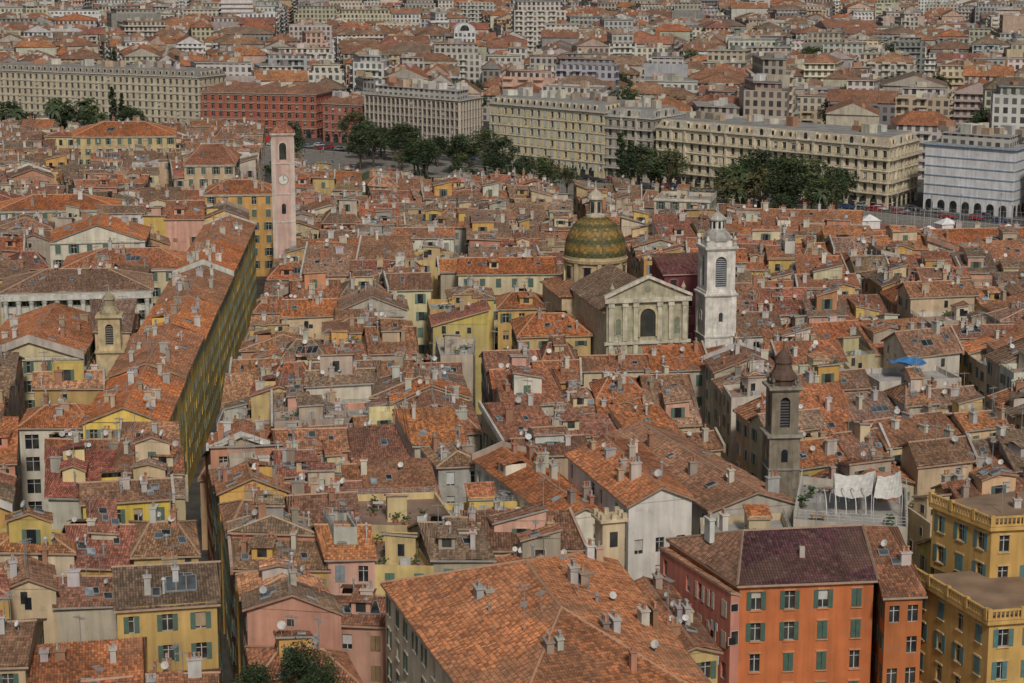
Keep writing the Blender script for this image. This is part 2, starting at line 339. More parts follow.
# ------------------------------------------------------------------ house
def house(mb, q, fl, z, kind, wc, rc, scol, det, axis=0, slope=0.34, t0=0.3, t1=0.3, rcs=None, win=None, furn=1.0, z0=0, over=0.35):
    if axis: q = [q[1], q[2], q[3], q[0]]; fl = [fl[1], fl[2], fl[3], fl[0]]; rcs = rcs and [rcs[1], rcs[2], rcs[3], rcs[0]]
    rcs = rcs or [rc]*4; fine = 0.14 if det == 2 else (0.2 if det == 1.5 else 0)
    w = (math.hypot(q[3][0]-q[0][0], q[3][1]-q[0][1])+math.hypot(q[2][0]-q[1][0], q[2][1]-q[1][1]))/2
    E = expand(q, over); patches = []
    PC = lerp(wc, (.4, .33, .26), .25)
    for i in range(4):
        a, b = q[i], q[(i+1) % 4]; hz = z+0.08
        if kind == 'shed' and i == 2: hz = z+w*slope*0.75
        if fl[i] and visible(a, b):
            if det >= 2: wgrid(mb, a, b, z0, hz, wc, scol=scol, **(win or {}))
            else: wmid(mb, a, b, z0, hz, wc, scol)
        else:
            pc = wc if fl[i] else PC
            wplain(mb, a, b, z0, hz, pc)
            if not fl[i] and det and visible(a, b):
                l, d, n, P = frame(a, b)
                for _ in range(R.choice((0, 1, 2, 3))):
                    c = R.uniform(0.15, 0.85)*l; s0 = hz-R.choice((1.6, 2.2, 4.9)); hh = R.choice((.7, 1.0, 1.3))
                    mb.obox(P(c-.42, s0-.07, 0), (d[0]*.84, d[1]*.84, 0), (n[0]*.04, n[1]*.04, 0), (0, 0, hh+.14), WALL, lerp(pc, (.55, .52, .46), .6))
                    mb.face([P(c-.35, s0, .05), P(c+.35, s0, .05), P(c+.35, s0+hh, .05), P(c-.35, s0+hh, .05)], GLASS, DG)
    J = lambda: R.uniform(-0.16, 0.16)
    e = [(E[i][0], E[i][1], z+(J() if det else 0)) for i in range(4)]
    if kind in ('gable', 'hip'):
        m30, m12 = mid(e[3], e[0]), mid(e[1], e[2]); zr = z+(w/2+over)*slope
        if kind == 'gable': t0 = t1 = 0
        A = lerp(m30, m12, t0); B = lerp(m12, m30, t1); A = (A[0], A[1], zr+J()); B = (B[0], B[1], zr+J())
        patches = [(e[0], e[1], B, A, rcs[0]), (e[2], e[3], A, B, rcs[2])]
        if kind == 'gable':
            for i, a, b in ((1, q[1], q[2]), (3, q[3], q[0])):
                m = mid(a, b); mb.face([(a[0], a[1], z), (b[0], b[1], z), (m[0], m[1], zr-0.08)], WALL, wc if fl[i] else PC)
        else: patches += [(e[1], e[2], B, B, rcs[1]), (e[3], e[0], A, A, rcs[3])]
        rl = ln(sub(B, A))
        if rl > 1 and det:
            d = ((B[0]-A[0])/rl, (B[1]-A[1])/rl, (B[2]-A[2])/rl); n = (-d[1]*0.15, d[0]*0.15, 0)
            top = [(A[0], A[1], A[2]+0.16), (B[0], B[1], B[2]+0.16)]
            cc = lerp(rc, (0.5, 0.36, 0.25), 0.55)
            for sg in (1, -1):
                mb.face([(A[0]+n[0]*sg, A[1]+n[1]*sg, A[2]+0.01), (B[0]+n[0]*sg, B[1]+n[1]*sg, B[2]+0.01), top[1], top[0]], PLAIN, cc)
            if kind == 'hip':
                for X, Y in ((A, e[0]), (A, e[3]), (B, e[1]), (B, e[2])):
                    for sg in (1, -1):
                        dd = sub(Y, X); l = math.hypot(dd[0], dd[1]) or 1; nn = (-dd[1]/l*0.15*sg, dd[0]/l*0.15*sg)
                        mb.face([(X[0]+nn[0], X[1]+nn[1], X[2]+0.0), (Y[0]+nn[0], Y[1]+nn[1], Y[2]), (Y[0], Y[1], Y[2]+0.16), (X[0], X[1], X[2]+0.16)], PLAIN, cc)
    elif kind == 'shed':
        hz = z+w*slope*0.75
        h2 = (e[2][0], e[2][1], hz+0.15+J()); h3 = (e[3][0], e[3][1], hz+0.15+J())
        patches = [(e[0], e[1], h2, h3, rc)]
        for a, b, za, zb in ((q[1], q[2], z, hz), (q[3], q[0], hz, z)):
            mb.face([(a[0], a[1], z-0.01), (b[0], b[1], z-0.01)] + ([(b[0], b[1], hz)] if zb > z else [(a[0], a[1], hz)]), WALL, wc)
        e[2], e[3] = h2, h3
    if kind != 'flat':
        fcol = R.choice(((0.42, 0.3, 0.22), (0.36, 0.33, 0.29)))
        for i in range(4):
            a, b = e[i], e[(i+1) % 4]
            if kind == 'gable' and i in (1, 3):
                top = B if i == 1 else A
                for X, Y in ((a, top), (top, b)): mb.face([(X[0], X[1], X[2]-0.2), (Y[0], Y[1], Y[2]-0.2), (Y[0], Y[1], Y[2]+.03), (X[0], X[1], X[2]+.03)], PLAIN, (0.36, 0.24, 0.17))
            else: mb.face([(a[0], a[1], a[2]-0.2), (b[0], b[1], b[2]-0.2), (b[0], b[1], b[2]+.02), (a[0], a[1], a[2]+.02)], PLAIN, fcol)
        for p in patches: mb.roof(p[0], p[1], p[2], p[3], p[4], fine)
        if det and furn > .5 and kind != 'hip' and R.random() < .34:
            i = R.choice((1, 3)); cc = jit(R.choice(WHITES), .1); hh = R.uniform(.25, .8)
            if kind == 'gable': T = B if i == 1 else A; coping(mb, e[i], T, hh, .32, cc); coping(mb, T, e[(i+1) % 4], hh, .32, cc)
            else: coping(mb, e[i], e[(i+1) % 4], hh, .32, cc)
        if det:
            for p in patches[:2]:
                l = ln(sub(p[1], p[0])); ang = math.atan2(p[1][1]-p[0][1], p[1][0]-p[0][0])
                for _ in range(int(R.uniform(0.6, 2.8)*furn*max(1, l/9))):
                    c = bil(*p[:4], R.uniform(0.1, 0.9), R.uniform(0.3, 0.97)); chimney(mb, c[0], c[1], c[2], ang+R.choice((0, math.pi/2)))
                for _ in range(int(R.uniform(0, 2.8)*furn)):
                    c = bil(*p[:4], R.uniform(0.1, 0.9), R.uniform(0.1, 0.9)); ventpipe(mb, *c)
                for _ in range(3):
                    if R.random() < 0.28*furn: c = bil(*p[:4], R.uniform(0.1, 0.9), R.uniform(0.4, 0.95)); dish(mb, *c)
                if R.random() < 0.8*furn: c = bil(*p[:4], R.uniform(0.1, 0.9), 0.95); antenna(mb, *c)
                for _ in range(R.choice((0, 1, 1, 2, 3))):
                    if furn > 0: skylight(mb, p[:4], R.uniform(0.1, 0.8), R.uniform(0.2, 0.6))
                if furn > 0 and l > 7 and R.random() < .12: skylight(mb, p[:4], R.uniform(0.2, 0.5), R.uniform(0.2, 0.4), True)
                if R.random() < 0.17*furn: dormer(mb, p[:4], R.uniform(0.25, 0.75), R.uniform(0.15, 0.4), wc, rc, scol)
    else:
        fc = R.choice(((0.3, 0.2, 0.15), (0.33, 0.31, 0.28), (0.36, 0.22, 0.15), (.42, .4, .37)))
        mb.face([(p[0], p[1], z-0.7) for p in q], FLAT, fc)
        iq = expand(q, -0.25)
        for i in range(4):
            a, b = iq[(i+1) % 4], iq[i]; wplain(mb, a, b, z-0.7, z+0.08, wc)
            mb.face([(q[i][0], q[i][1], z+0.08), (q[(i+1) % 4][0], q[(i+1) % 4][1], z+0.08), (iq[(i+1) % 4][0], iq[(i+1) % 4][1], z+0.08), (iq[i][0], iq[i][1], z+0.08)], WALL, lerp(wc, (0.5, 0.46, 0.4), 0.5))
            if furn and R.random() < .5: balustrade(mb, q[i], q[(i+1) % 4], z+.08, (.35, .35, .35), .6, 1)
        if furn and w > 5:
            c = bil(*[(p[0], p[1], z) for p in q], R.uniform(.35, .65), R.uniform(.5, .7)); ang = math.atan2(q[1][1]-q[0][1], q[1][0]-q[0][0])
            hw, hd = R.uniform(2, 3.5), R.uniform(2, 3.5); k = 0.5
            C, S = math.cos(ang), math.sin(ang); F = lambda u, v: (c[0]+C*u-S*v, c[1]+S*u+C*v)
            hq = [F(-hw*k, -hd*k), F(hw*k, -hd*k), F(hw*k, hd*k), F(-hw*k, hd*k)]
            house(mb, hq, [1, 0, 0, 0], z+1.7, 'shed', jit(wc, .1), rc, scol, min(det, 1), furn=0, z0=z-0.7, slope=0.3, over=0.2)
            Z = [(p[0], p[1], z-0.7) for p in q]
            for _ in range(5):
                g = bil(*Z, R.uniform(.12, .88), R.uniform(.1, .9)); r0 = R.uniform(.2, .35)
                mb.lathe(g[0], g[1], [(r0*.7, g[2]), (r0, g[2]+.4)], 6, PLAIN, (0.4, 0.18, 0.1))
                for _ in range(16):
                    th, ph = R.uniform(0, 6.28), R.uniform(0, 1.4); rr = R.uniform(.1, .6)
                    x, y, zz = g[0]+rr*math.cos(th), g[1]+rr*math.sin(th), g[2]+.5+rr*ph; s = .18
                    mb.face([(x-s, y, zz), (x+s, y-s, zz+s*.5), (x, y+s, zz+s)], LEAF, R.choice(((.05, .08, .03), (.07, .11, .04))))
            g = bil(*Z, R.uniform(.25, .75), R.uniform(.15, .4))
            mb.box(g[0], g[1], g[2]+.68, g[2]+.74, 1.2, .8, ang, PLAIN, (.6, .6, .58), True); mb.box(g[0], g[1], g[2], g[2]+.68, .12, .12, ang, PLAIN, (.4, .4, .4))
            for s_ in (-1, 1): mb.box(g[0]+C*s_, g[1]+S*s_, g[2]+.4, g[2]+.45, .45, .45, ang, PLAIN, (.5, .5, .5), True); mb.box(g[0]+C*s_*1.2, g[1]+S*s_*1.2, g[2], g[2]+.9, .05, .45, ang, PLAIN, (.5, .5, .5))
            g = bil(*Z, R.uniform(.2, .8), R.uniform(.75, .9)); mb.box(g[0], g[1], g[2], g[2]+1, 1.1, .6, ang, PLAIN, (.5, .5, .48))
        if R.random() < .6 and furn: antenna(mb, (q[2][0]*.7+q[0][0]*.3), (q[2][1]*.7+q[0][1]*.3), z-0.5)
# ------------------------------------------------------------------ splitting
def split(q, fl, out, S, bh=None):
    d = lambda a, b: math.hypot(a[0]-b[0], a[1]-b[1])
    la = (d(q[0], q[1])+d(q[3], q[2]))/2; lb = (d(q[1], q[2])+d(q[0], q[3]))/2
    if bh is None: bh = S['h']+R.uniform(-S['hv'], S['hv'])
    mx = max(la, lb)
    if mx <= S['block'] and mx < S['lot'] and la*lb < S['area']*R.uniform(0.6, 1.4) or (la < S['min']*1.6 and lb < S['min']*1.6):
        out.append((q, fl, bh)); return
    if lb > la: q = [q[1], q[2], q[3], q[0]]; fl = [fl[1], fl[2], fl[3], fl[0]]
    t = R.uniform(0.38, 0.62); t2 = t+R.uniform(-0.08, 0.08)
    street = mx > S['block']; g = R.uniform(*S['gap'])/mx/2 if street else 0
    a0, a1 = lerp(q[0], q[1], t-g), lerp(q[0], q[1], t+g); b0, b1 = lerp(q[3], q[2], t2-g), lerp(q[3], q[2], t2+g)
    split([q[0], a0, b0, q[3]], [fl[0], street, fl[2], fl[3]], out, S, None if street else bh)
    split([a1, q[1], q[2], b1], [fl[0], fl[1], fl[2], street], out, S, None if street else bh)
EXC = []
def overlap(A, B, m=0.8):
    for P in (A, B):
        for i in range(len(P)):
            a, b = P[i], P[(i+1) % len(P)]; n = (b[1]-a[1], a[0]-b[0]); l = math.hypot(*n) or 1
            pa = [(p[0]*n[0]+p[1]*n[1])/l for p in A]; pb = [(p[0]*n[0]+p[1]*n[1])/l for p in B]
            if max(pa) < min(pb)+m or max(pb) < min(pa)+m: return False
    return True
def sq(x, y, w, d=None, ang=0):
    d = d or w; c, s = math.cos(ang), math.sin(ang)
    return [(x+c*u*w/2-s*v*d/2, y+s*u*w/2+c*v*d/2) for u, v in ((-1, -1), (1, -1), (1, 1), (-1, 1))]
# colours
ORG = [(0.5, 0.17, 0.06), (0.44, 0.165, 0.07), (0.35, 0.15, 0.08), (0.5, 0.195, 0.08), (0.27, 0.145, 0.085), (0.23, 0.155, 0.105), (0.42, 0.18, 0.095), (0.47, 0.155, 0.065), (0.31, 0.21, 0.14), (0.38, 0.135, 0.09), (0.33, 0.145, 0.08), (.46, .23, .13), (.38, .24, .16), (.3, .17, .1)]
WC = [(0.66, 0.54, 0.34), (0.66, 0.47, 0.21), (0.62, 0.37, 0.12), (0.66, 0.61, 0.52), (0.6, 0.57, 0.52), (0.66, 0.51, 0.33), (0.58, 0.28, 0.15), (0.66, 0.45, 0.28), (0.46, 0.39, 0.3), (0.68, 0.59, 0.42), (0.66, 0.49, 0.15), (0.64, 0.39, 0.3), (0.52, 0.44, 0.34), (0.44, 0.42, 0.38), (.7, .66, .57), (.58, .52, .42), (.7, .56, .3), (.62, .3, .2)]
SC = [(0.1, 0.16, 0.12), (0.2, 0.3, 0.28), (0.22, 0.25, 0.27), (0.35, 0.33, 0.3), (0.12, 0.2, 0.17), (0.28, 0.18, 0.1)]
GREEN = (0.09, 0.15, 0.12)
def lm(name, q, z, kind, wc, rc=ORG[0], scol=GREEN, axis=0, fl=(1, 1, 1, 1), exc=True, det=2, **k):
    mb = MB(); house(mb, list(q), list(fl), z, kind, wc, rc, scol, det, axis=axis, **k)
    if exc: EXC.append(list(q))
    return mb, name
def fin(t): return t[0].obj(t[1])
# open yards where no houses stand
EXC.append([(17.5, 125), (70, 125), (70, 171), (19.5, 178)])
EXC.append(sq(-20.5, 163, 9, 18, .1)); EXC.append([(9, 194.5), (20, 196), (19, 205), (10, 204)])
EXC.append([(-4, 125), (18, 125), (18, 147), (-2, 142)])
# ------------------------------------------------------------------ foreground landmarks
q = [(-0.5, 141), (17, 148), (9.5, 190), (-12, 180)]
mb, n_ = lm('cream_apartment_house', q, 20, 'hip', (0.76, 0.66, 0.48), (0.47, 0.185, 0.08), axis=1, t0=0.43, t1=0.27, slope=0.37, furn=0, win=dict(pitch=3.4, trim=(0.62, 0.56, 0.45)))
for x, y, z in ((-3.0, 170, 21.8), (5.5, 172, 22.6), (7.8, 160, 22.4), (7.5, 184, 21), (9.8, 153, 22), (3, 155, 22.4), (11.5, 166, 20.8)):
    chimney(mb, x, y, z, 0.25)
    if R.random() < .7: chimney(mb, x+0.9, y+0.3, z-0.1, 0.25)
for k in range(6): antenna(mb, R.uniform(0, 9), R.uniform(154, 178), 22.5)
for x, y, z in ((7.5, 168, 21.9), (-2, 166, 21.6), (2, 184, 21.3)): ventpipe(mb, x, y, z)
for x, y, z in ((9, 170, 21.4), (5, 182, 21.6), (12, 158, 21.2)): dish(mb, x, y, z)
c = (0.66, 0.54, 0.36); mb.box(9.6, 188, 14, 24.0, 2.3, 2.3, 0.3, WALL, c); mb.box(9.6, 188, 24.0, 24.25, 2.9, 2.9, 0.3, WALL, c, True)
for u in (-1, 0, 1):
    for v in (-1, 0, 1):
        if u or v:
            mb.box(9.6+math.cos(.3)*u*1.1-math.sin(.3)*v*1.1, 188+math.sin(.3)*u*1.1+math.cos(.3)*v*1.1, 24.25, 24.8, 0.45, 0.45, 0.3, WALL, c)
mb.box(9.95, 186.85, 21.5, 23, 0.8, 0.06, 0.3, GLASS, DG)
mb.obj(n_)
EXC.append(sq(9.6, 188, 4))
fin(lm('ochre_house', [(14.2, 169), (18.6, 170.5), (15.6, 189), (10.6, 188)], 16.8, 'gable', (0.62, 0.45, 0.2), ORG[2], axis=1, slope=0.3))
MAR = (0.12, 0.045, 0.055)
q = [(21.5, 179.6), (34.4, 181.0), (35, 196), (16, 194)]
mb, n_ = lm('orange_apartment_house', q, 20, 'hip', (0.6, 0.185, 0.065), MAR, t0=0.25, t1=0.03, rcs=[MAR, MAR, MAR, (0.36, 0.19, 0.12)], furn=0, scol=(0.07, 0.13, 0.1), win=dict(pitch=3.1, ww=0.95, wh=1.8, trim=(0.6, 0.3, 0.15), skip=0.0), slope=0.4)
for i in range(14):
    t = R.uniform(0.08, 0.9); x, y = 14.8+5.6*t, 193.2-14.4*t; z = R.choice((9.6, 12.7, 15.8, 12.7))
    mb.box(x-0.1, y-0.1, z-R.uniform(.5, 1), z, 0.06, 0.6, 0.35, PLAIN, R.choice(((.7, .7, .7), (.1, .2, .45), (.6, .1, .1), (.7, .6, .5), (.7, .7, .72))))
chimney(mb, 21, 190, 22.8, 0.3); chimney(mb, 19.5, 189, 22, 0.3); antenna(mb, 30, 189, 23)
mb.box(27.9, 183.7, 21.2, 22.5, .5, .5, 0, WALL, (.5, .45, .4)); mb.obj(n_)
fin(lm('coral_house', [(20.6, 178.7), (21.45, 179.0), (16.0, 194), (15.0, 193.4)], 19.2, 'shed', (0.68, 0.25, 0.18), (0.4, 0.2, 0.12), axis=1, fl=(0, 0, 0, 1), furn=0, slope=0.2, scol=(0.55, 0.5, 0.42), over=.12))
fin(lm('burnt_orange_house', [(35.0, 178), (38.6, 178.6), (38.0, 190), (35.3, 190)], 19.3, 'shed', (0.52, 0.175, 0.06), ORG[2], axis=0, slope=0.35, win=dict(pitch=2.4), furn=.4))
YL = (0.64, 0.4, 0.13)
B1 = [(43.2, 171.5), (60, 175), (60, 189), (39.0, 184)]
mb, n_ = lm('yellow_palazzo', B1, 19.3, 'flat', YL, furn=0, win=dict(pitch=3.0, trim=(0.66, 0.5, 0.27), skip=0, ww=1.0), scol=(0.1, 0.2, 0.2))
qq = expand(B1, 0.35)
mb.face([(p[0], p[1], 19.4) for p in qq], FLAT, (.3, .2, .13))
for a, b in ((0, 1), (3, 0)):
    l, d, n, P = frame(qq[a], qq[b]); mb.obox(P(0, 19.0, -.3), (d[0]*l, d[1]*l, 0), (n[0]*.3, n[1]*.3, 0), (0, 0, .38), WALL, YL, True)
    balustrade(mb, qq[a], qq[b], 19.42, YL)
q2 = [(46, 183.5), (62, 186), (62, 200), (42, 191.5)]
house(mb, q2, [1, 1, 1, 1], 24.5, 'flat', YL, ORG[0], (.1, .2, .2), 2, furn=0, z0=18, win=dict(trim=(0.66, .5, .27)))
EXC.append(q2); q3 = expand(q2, .3)
mb.face([(p[0], p[1], 24.6) for p in q3], FLAT, (.3, .2, .13))
for a, b in ((0, 1), (3, 0)): 
    l, d, n, P = frame(q3[a], q3[b]); mb.obox(P(0, 24.2, -.3), (d[0]*l, d[1]*l, 0), (n[0]*.3, n[1]*.3, 0), (0, 0, .38), WALL, YL, True); balustrade(mb, q3[a], q3[b], 24.62, YL)
chimney(mb, 50, 190, 24.6); chimney(mb, 54, 188, 24.6); antenna(mb, 48, 188, 24.6); mb.obj(n_)
fin(lm('ochre_house', [(-37.5, 180), (-28.3, 182), (-29.8, 194), (-40, 192)], 17.5, 'gable', (0.6, 0.41, 0.15), ORG[5], axis=0, win=dict(skip=.3)))
fin(lm('old_town_house', [(-44, 170), (-34, 172), (-35, 179.5), (-45, 178)], 12.5, 'shed', (.58, .5, .38), ORG[1]))
fin(lm('old_town_house', [(-54, 171), (-44.4, 172), (-45.5, 184), (-56, 182)], 15, 'gable', (.55, .42, .26), ORG[4]))
fin(lm('old_town_house', [(-33.6, 170), (-27, 171), (-28, 180), (-34.5, 179)], 11.2, 'gable', (.6, .52, .42), ORG[6]))
fin(lm('yellow_house', [(-49, 219), (-39.3, 221), (-41, 229), (-51, 227)], 16.5, 'gable', (0.7, 0.52, 0.1), ORG[4], win=dict(skip=.1)))
fin(lm('white_house', [(12.5, 205.5), (19.5, 208), (15.5, 232), (6.6, 227)], 20.3, 'gable', (0.72, 0.69, 0.64), ORG[1], axis=1, win=dict(skip=.35), scol=None))
fin(lm('cream_terrace_house', [(5.0, 210.5), (11.0, 213), (2.5, 239), (-4.5, 236)], 17, 'gable', (0.78, 0.73, 0.6), ORG[0], axis=1, win=dict(skip=0, trim=(.62, .58, .5)), scol=(.5, .48, .42)))
fin(lm('chapel_nave', [(22.5, 216), (33, 219), (21.5, 252), (11.5, 249)], 16.5, 'gable', (0.5, 0.45, 0.38), (.34, .17, .1), axis=1, furn=.3, win=dict(skip=.6)))
fin(lm('terrace_house', [(19.8, 199), (29.8, 200), (30, 212), (20.6, 210)], 17.5, 'flat', (0.64, 0.52, 0.33), win=dict(skip=.2)))
mb, n_ = lm('roof_terrace_house', [(31, 211), (43, 208), (46, 224), (34.5, 229)], 17.0, 'flat', (.55, .5, .42), win=dict(skip=.2), furn=0)
for a, b in (((31, 211), (43, 208)), ((34.5, 229), (31, 211)), ((43, 208), (46, 224))): balustrade(mb, a, b, 17.08, (.55, .55, .53), 1.1, 1)
mb.box(43, 222.5, 16.3, 18.9, 2.5, 3, .2, WALL, (.5, .24, .16))
for x, y in ((34, 213), (36.5, 224)):
    mb.box(x, y, 16.9, 17.0, 1.6, .9, .2, PLAIN, (.35, .22, .12), True)
    for u in (-.6, .6): mb.box(x+u, y+u*.2, 16.3, 16.9, .1, .7, .2, PLAIN, (.3, .2, .12))
for x, y in ((33, 218), (34.5, 222), (41.5, 210.5), (39, 226)):
    for _ in range(40):
        th = R.uniform(0, 6.28); rr = R.uniform(.1, .7); s = .2; zz = 16.5+R.uniform(0, 1.2); X, Y = x+rr*math.cos(th), y+rr*math.sin(th)
        mb.face([(X-s, Y, zz), (X+s, Y-s, zz+s*.5), (X, Y+s, zz+s)], LEAF, R.choice(((.05, .08, .03), (.07, .11, .04))))
# arched pergola hoops on the terrace
for k in range(5):
    for j in range(10):
        t0, t1 = math.pi*j/10, math.pi*(j+1)/10; X = 35+k*1.1; Y = 216
        P0 = (X, Y-2.4*math.cos(t0), 16.9+2.2*math.sin(t0)); P1 = (X, Y-2.4*math.cos(t1), 16.9+2.2*math.sin(t1))
        mb.face([P0, P1, (P1[0]+.1, P1[1], P1[2]), (P0[0]+.1, P0[1], P0[2])], PLAIN, (.6, .6, .58)); mb.face([P0, P1, (P1[0], P1[1], P1[2]+.1), (P0[0], P0[1], P0[2]+.1)], PLAIN, (.6, .6, .58))
mb.obj(n_)
def awning(name, pts, sag, col):
    mb = MB(); n = 10
    G = lambda i, j: (lambda p, s: (p[0], p[1], p[2]-s))(bil(*pts, i/n, j/n), sag*4*(i/n)*(1-i/n)*(1-0.6*abs(j/n-.5))+.06*math.sin(i*1.7+j*.9))
    for i in range(n):
        for j in range(n): mb.face([G(i, j), G(i+1, j), G(i+1, j+1), G(i, j+1)], PLAIN, col)
    for p in pts: mb.box(p[0], p[1], 16.3, p[2], .09, .09, 0, PLAIN, (.5, .5, .5))
    return mb.obj(name)
awning('shade_sail', [(36.3, 215.5, 18.6), (40.2, 214.6, 18.9), (41.5, 220, 20.2), (37, 221, 19.6)], .6, (.72, .7, .65))
awning('shade_sail', [(40.5, 215, 18.5), (43.6, 214.4, 18.9), (44.3, 219.5, 20.3), (41.8, 220, 19.6)], .5, (.72, .7, .65))
mb, n_ = lm('roof_terrace_house', sq(60, 294, 13, 9, .2), 15.2, 'flat', (.6, .55, .48), det=1, furn=0)
for x in (-5, 5):
    for y in (-3, 3): mb.box(60+x, 294+y, 14.5, 17, .1, .1, 0, PLAIN, (.4, .4, .4))
mb.obj(n_)
mb = MB()
for i in range(5):
    for j in range(4):
        f = lambda a, b: (57+a*1.05, 292+b*1.2, 17+.35*math.sin(a*1.3+b)+.15*math.cos(b*2.1))
        mb.face([f(i, j), f(i+1, j), f(i+1, j+1), f(i, j+1)], PLAIN, (.06, .22, .5))
mb.obj('blue_tarpaulin')
fin(lm('white_arcaded_house', [(-66, 259), (-56.5, 260), (-57, 270), (-67, 269)], 15.5, 'hip', (.68, .64, .55), ORG[0], win=dict(pitch=3, ww=1.8, wh=2, sill=.4, skip=0), scol=None))
# ------------------------------------------------------------------ arches / tower parts
def archpanel(mb, a, b, c, z0, w, h, o, mat, col, seg=8):
    l, d, n, P = frame(a, b); r = w/2
    pts = [P(c-r, z0, o), P(c+r, z0, o)] + [P(c+r*math.cos(i*math.pi/seg), z0+h-r+r*math.sin(i*math.pi/seg), o) for i in range(seg+1)]
    mb.face(pts, mat, col)
def archring(mb, a, b, c, z0, w, h, t, o, mat, col, seg=10):
    l, d, n, P = frame(a, b); r = w/2
    path = [(c+r, z0, t, 0)] + [(c+r*math.cos(i*math.pi/seg), z0+h-r+r*math.sin(i*math.pi/seg), t*math.cos(i*math.pi/seg), t*math.sin(i*math.pi/seg)) for i in range(seg+1)] + [(c-r, z0, -t, 0)]
    for A, B in zip(path, path[1:]):
        mb.face([P(A[0], A[1], o), P(A[0]+A[2], A[1]+A[3], o), P(B[0]+B[2], B[1]+B[3], o), P(B[0], B[1], o)], mat, col)
        mb.face([P(A[0], A[1], 0), P(A[0], A[1], o), P(B[0], B[1], o), P(B[0], B[1], 0)], mat, col)
        mb.face([P(A[0]+A[2], A[1]+A[3], 0), P(A[0]+A[2], A[1]+A[3], o), P(B[0]+B[2], B[1]+B[3], o), P(B[0]+B[2], B[1]+B[3], 0)], mat, col)
def belfry(mb, x, y, z0, z1, w, ang, mat, col, ow, oh, core):
    c, s = math.cos(ang), math.sin(ang); pw = (w-ow)/2
    for u in (-1, 1):
        for v in (-1, 1):
            o = (w-pw)/2; mb.box(x+c*u*o-s*v*o, y+s*u*o+c*v*o, z0, z1, pw, pw, ang, mat, col)
    mb.box(x, y, z0, z1, w-2*0.45, w-2*0.45, ang, PLAIN, core)
    Q = sq(x, y, w-.06, None, ang)
    for i in range(4):
        a, b = Q[i], Q[(i+1) % 4]; l, d, n, P = frame(a, b); cc = l/2; r = ow/2; zs = z0+(z1-z0-oh)/2
        mb.obox(P(cc-r, z0, -.4), (d[0]*ow, d[1]*ow, 0), (n[0]*.4, n[1]*.4, 0), (0, 0, zs-z0), mat, col)
        za = zs+oh-r
        for k in range(8):
            t0, t1 = math.pi*k/8, math.pi*(k+1)/8
            x0, x1 = cc+r*math.cos(t0), cc+r*math.cos(t1); h0, h1 = za+r*math.sin(t0), za+r*math.sin(t1)
            mb.face([P(x1, h1), P(x0, h0), P(x0, z1), P(x1, z1)], mat, col)
            mb.face([P(x1, h1), P(x0, h0), P(x0, h0, -.4), P(x1, h1, -.4)], mat, col)
        for k in range(int(oh/.35)):
            mb.obox(P(cc-r, zs+k*.35, -.42), (d[0]*ow, d[1]*ow, 0), (n[0]*.14, n[1]*.14, -.1), (0, 0, .06), PLAIN, tuple(min(.5, q*3+.02) for q in core), True)
def cornice(mb, x, y, z, w, ang, mat, col, t=.5, o=.35):
    mb.box(x, y, z, z+t*.4, w+o, w+o, ang, mat, col, True); mb.box(x, y, z+t*.4, z+t, w+2*o, w+2*o, ang, mat, col, True)
def shaftdeco(mb, x, y, z0, z1, w, ang, mat, col):
    c, s = math.cos(ang), math.sin(ang)
    for u in (-1, 1):
        for v in (-1, 1):
            o = w/2-.35; mb.box(x+c*u*o-s*v*o, y+s*u*o+c*v*o, z0, z1, .9, .9, ang, mat, col)
# white cathedral bell tower
x, y, a = 33.4, 321, 0.22; W = (0.73, 0.7, 0.64)
mb = MB(); mb.box(x, y, 0, 23.5, 5.1, 5.1, a, STONE, W); shaftdeco(mb, x, y, 0, 22.6, 5.1, a, STONE, (.76, .73, .67)); cornice(mb, x, y, 22.6, 5.1, a, STONE, W)
cornice(mb, x, y, 15.8, 5.2, a, STONE, W, .35, .15)
Q = sq(x, y, 5.1, None, a)
for i in range(4):
    for z0 in (12, 18.5): archpanel(mb, Q[i], Q[(i+1) % 4], 2.55, z0, .7, 1.5, .03, GLASS, DG); archring(mb, Q[i], Q[(i+1) % 4], 2.55, z0, .7, 1.5, .18, .1, STONE, W)
belfry(mb, x, y, 23.1, 30.2, 4.8, a, STONE, W, 1.9, 5.0, (.08, .085, .09)); cornice(mb, x, y, 30.2, 4.8, a, STONE, W, .6, .4)
c_, s_ = math.cos(a), math.sin(a)
for u in (-1, 1):
    for v in (-1, 1):
        mb.lathe(x+c_*u*2.3-s_*v*2.3, y+s_*u*2.3+c_*v*2.3, [(.3, 30.8), (.3, 31.3), (.15, 31.5), (.35, 31.9), (0, 32.6)], 8, STONE, W)
mb.box(x, y, 30.8, 31.6, 3.9, 3.9, a, STONE, W)
mb.lathe(x, y, [(2.3, 31.6), (2.25, 32.1), (1.9, 32.8), (1.5, 33.2), (1.35, 33.4)], 8, STONE, (.42, .41, .38), a+math.pi/8)
mb.lathe(x, y, [(1.2, 33.4), (1.2, 34.9)], 8, STONE, W, a+math.pi/8); mb.lathe(x, y, [(1.45, 34.9), (1.45, 35.1), (1.1, 35.5), (.5, 36), (.2, 36.3), (.1, 37.6)], 8, STONE, (.5, .48, .43), a+math.pi/8)
for k in range(8):
    th = a+2*math.pi*k/8; mb.box(x+1.13*math.cos(th), y+1.13*math.sin(th), 33.6, 34.7, .06, .4, th, GLASS, DG)
mb.obj('cathedral_bell_tower'); EXC.append(sq(x, y, 6))
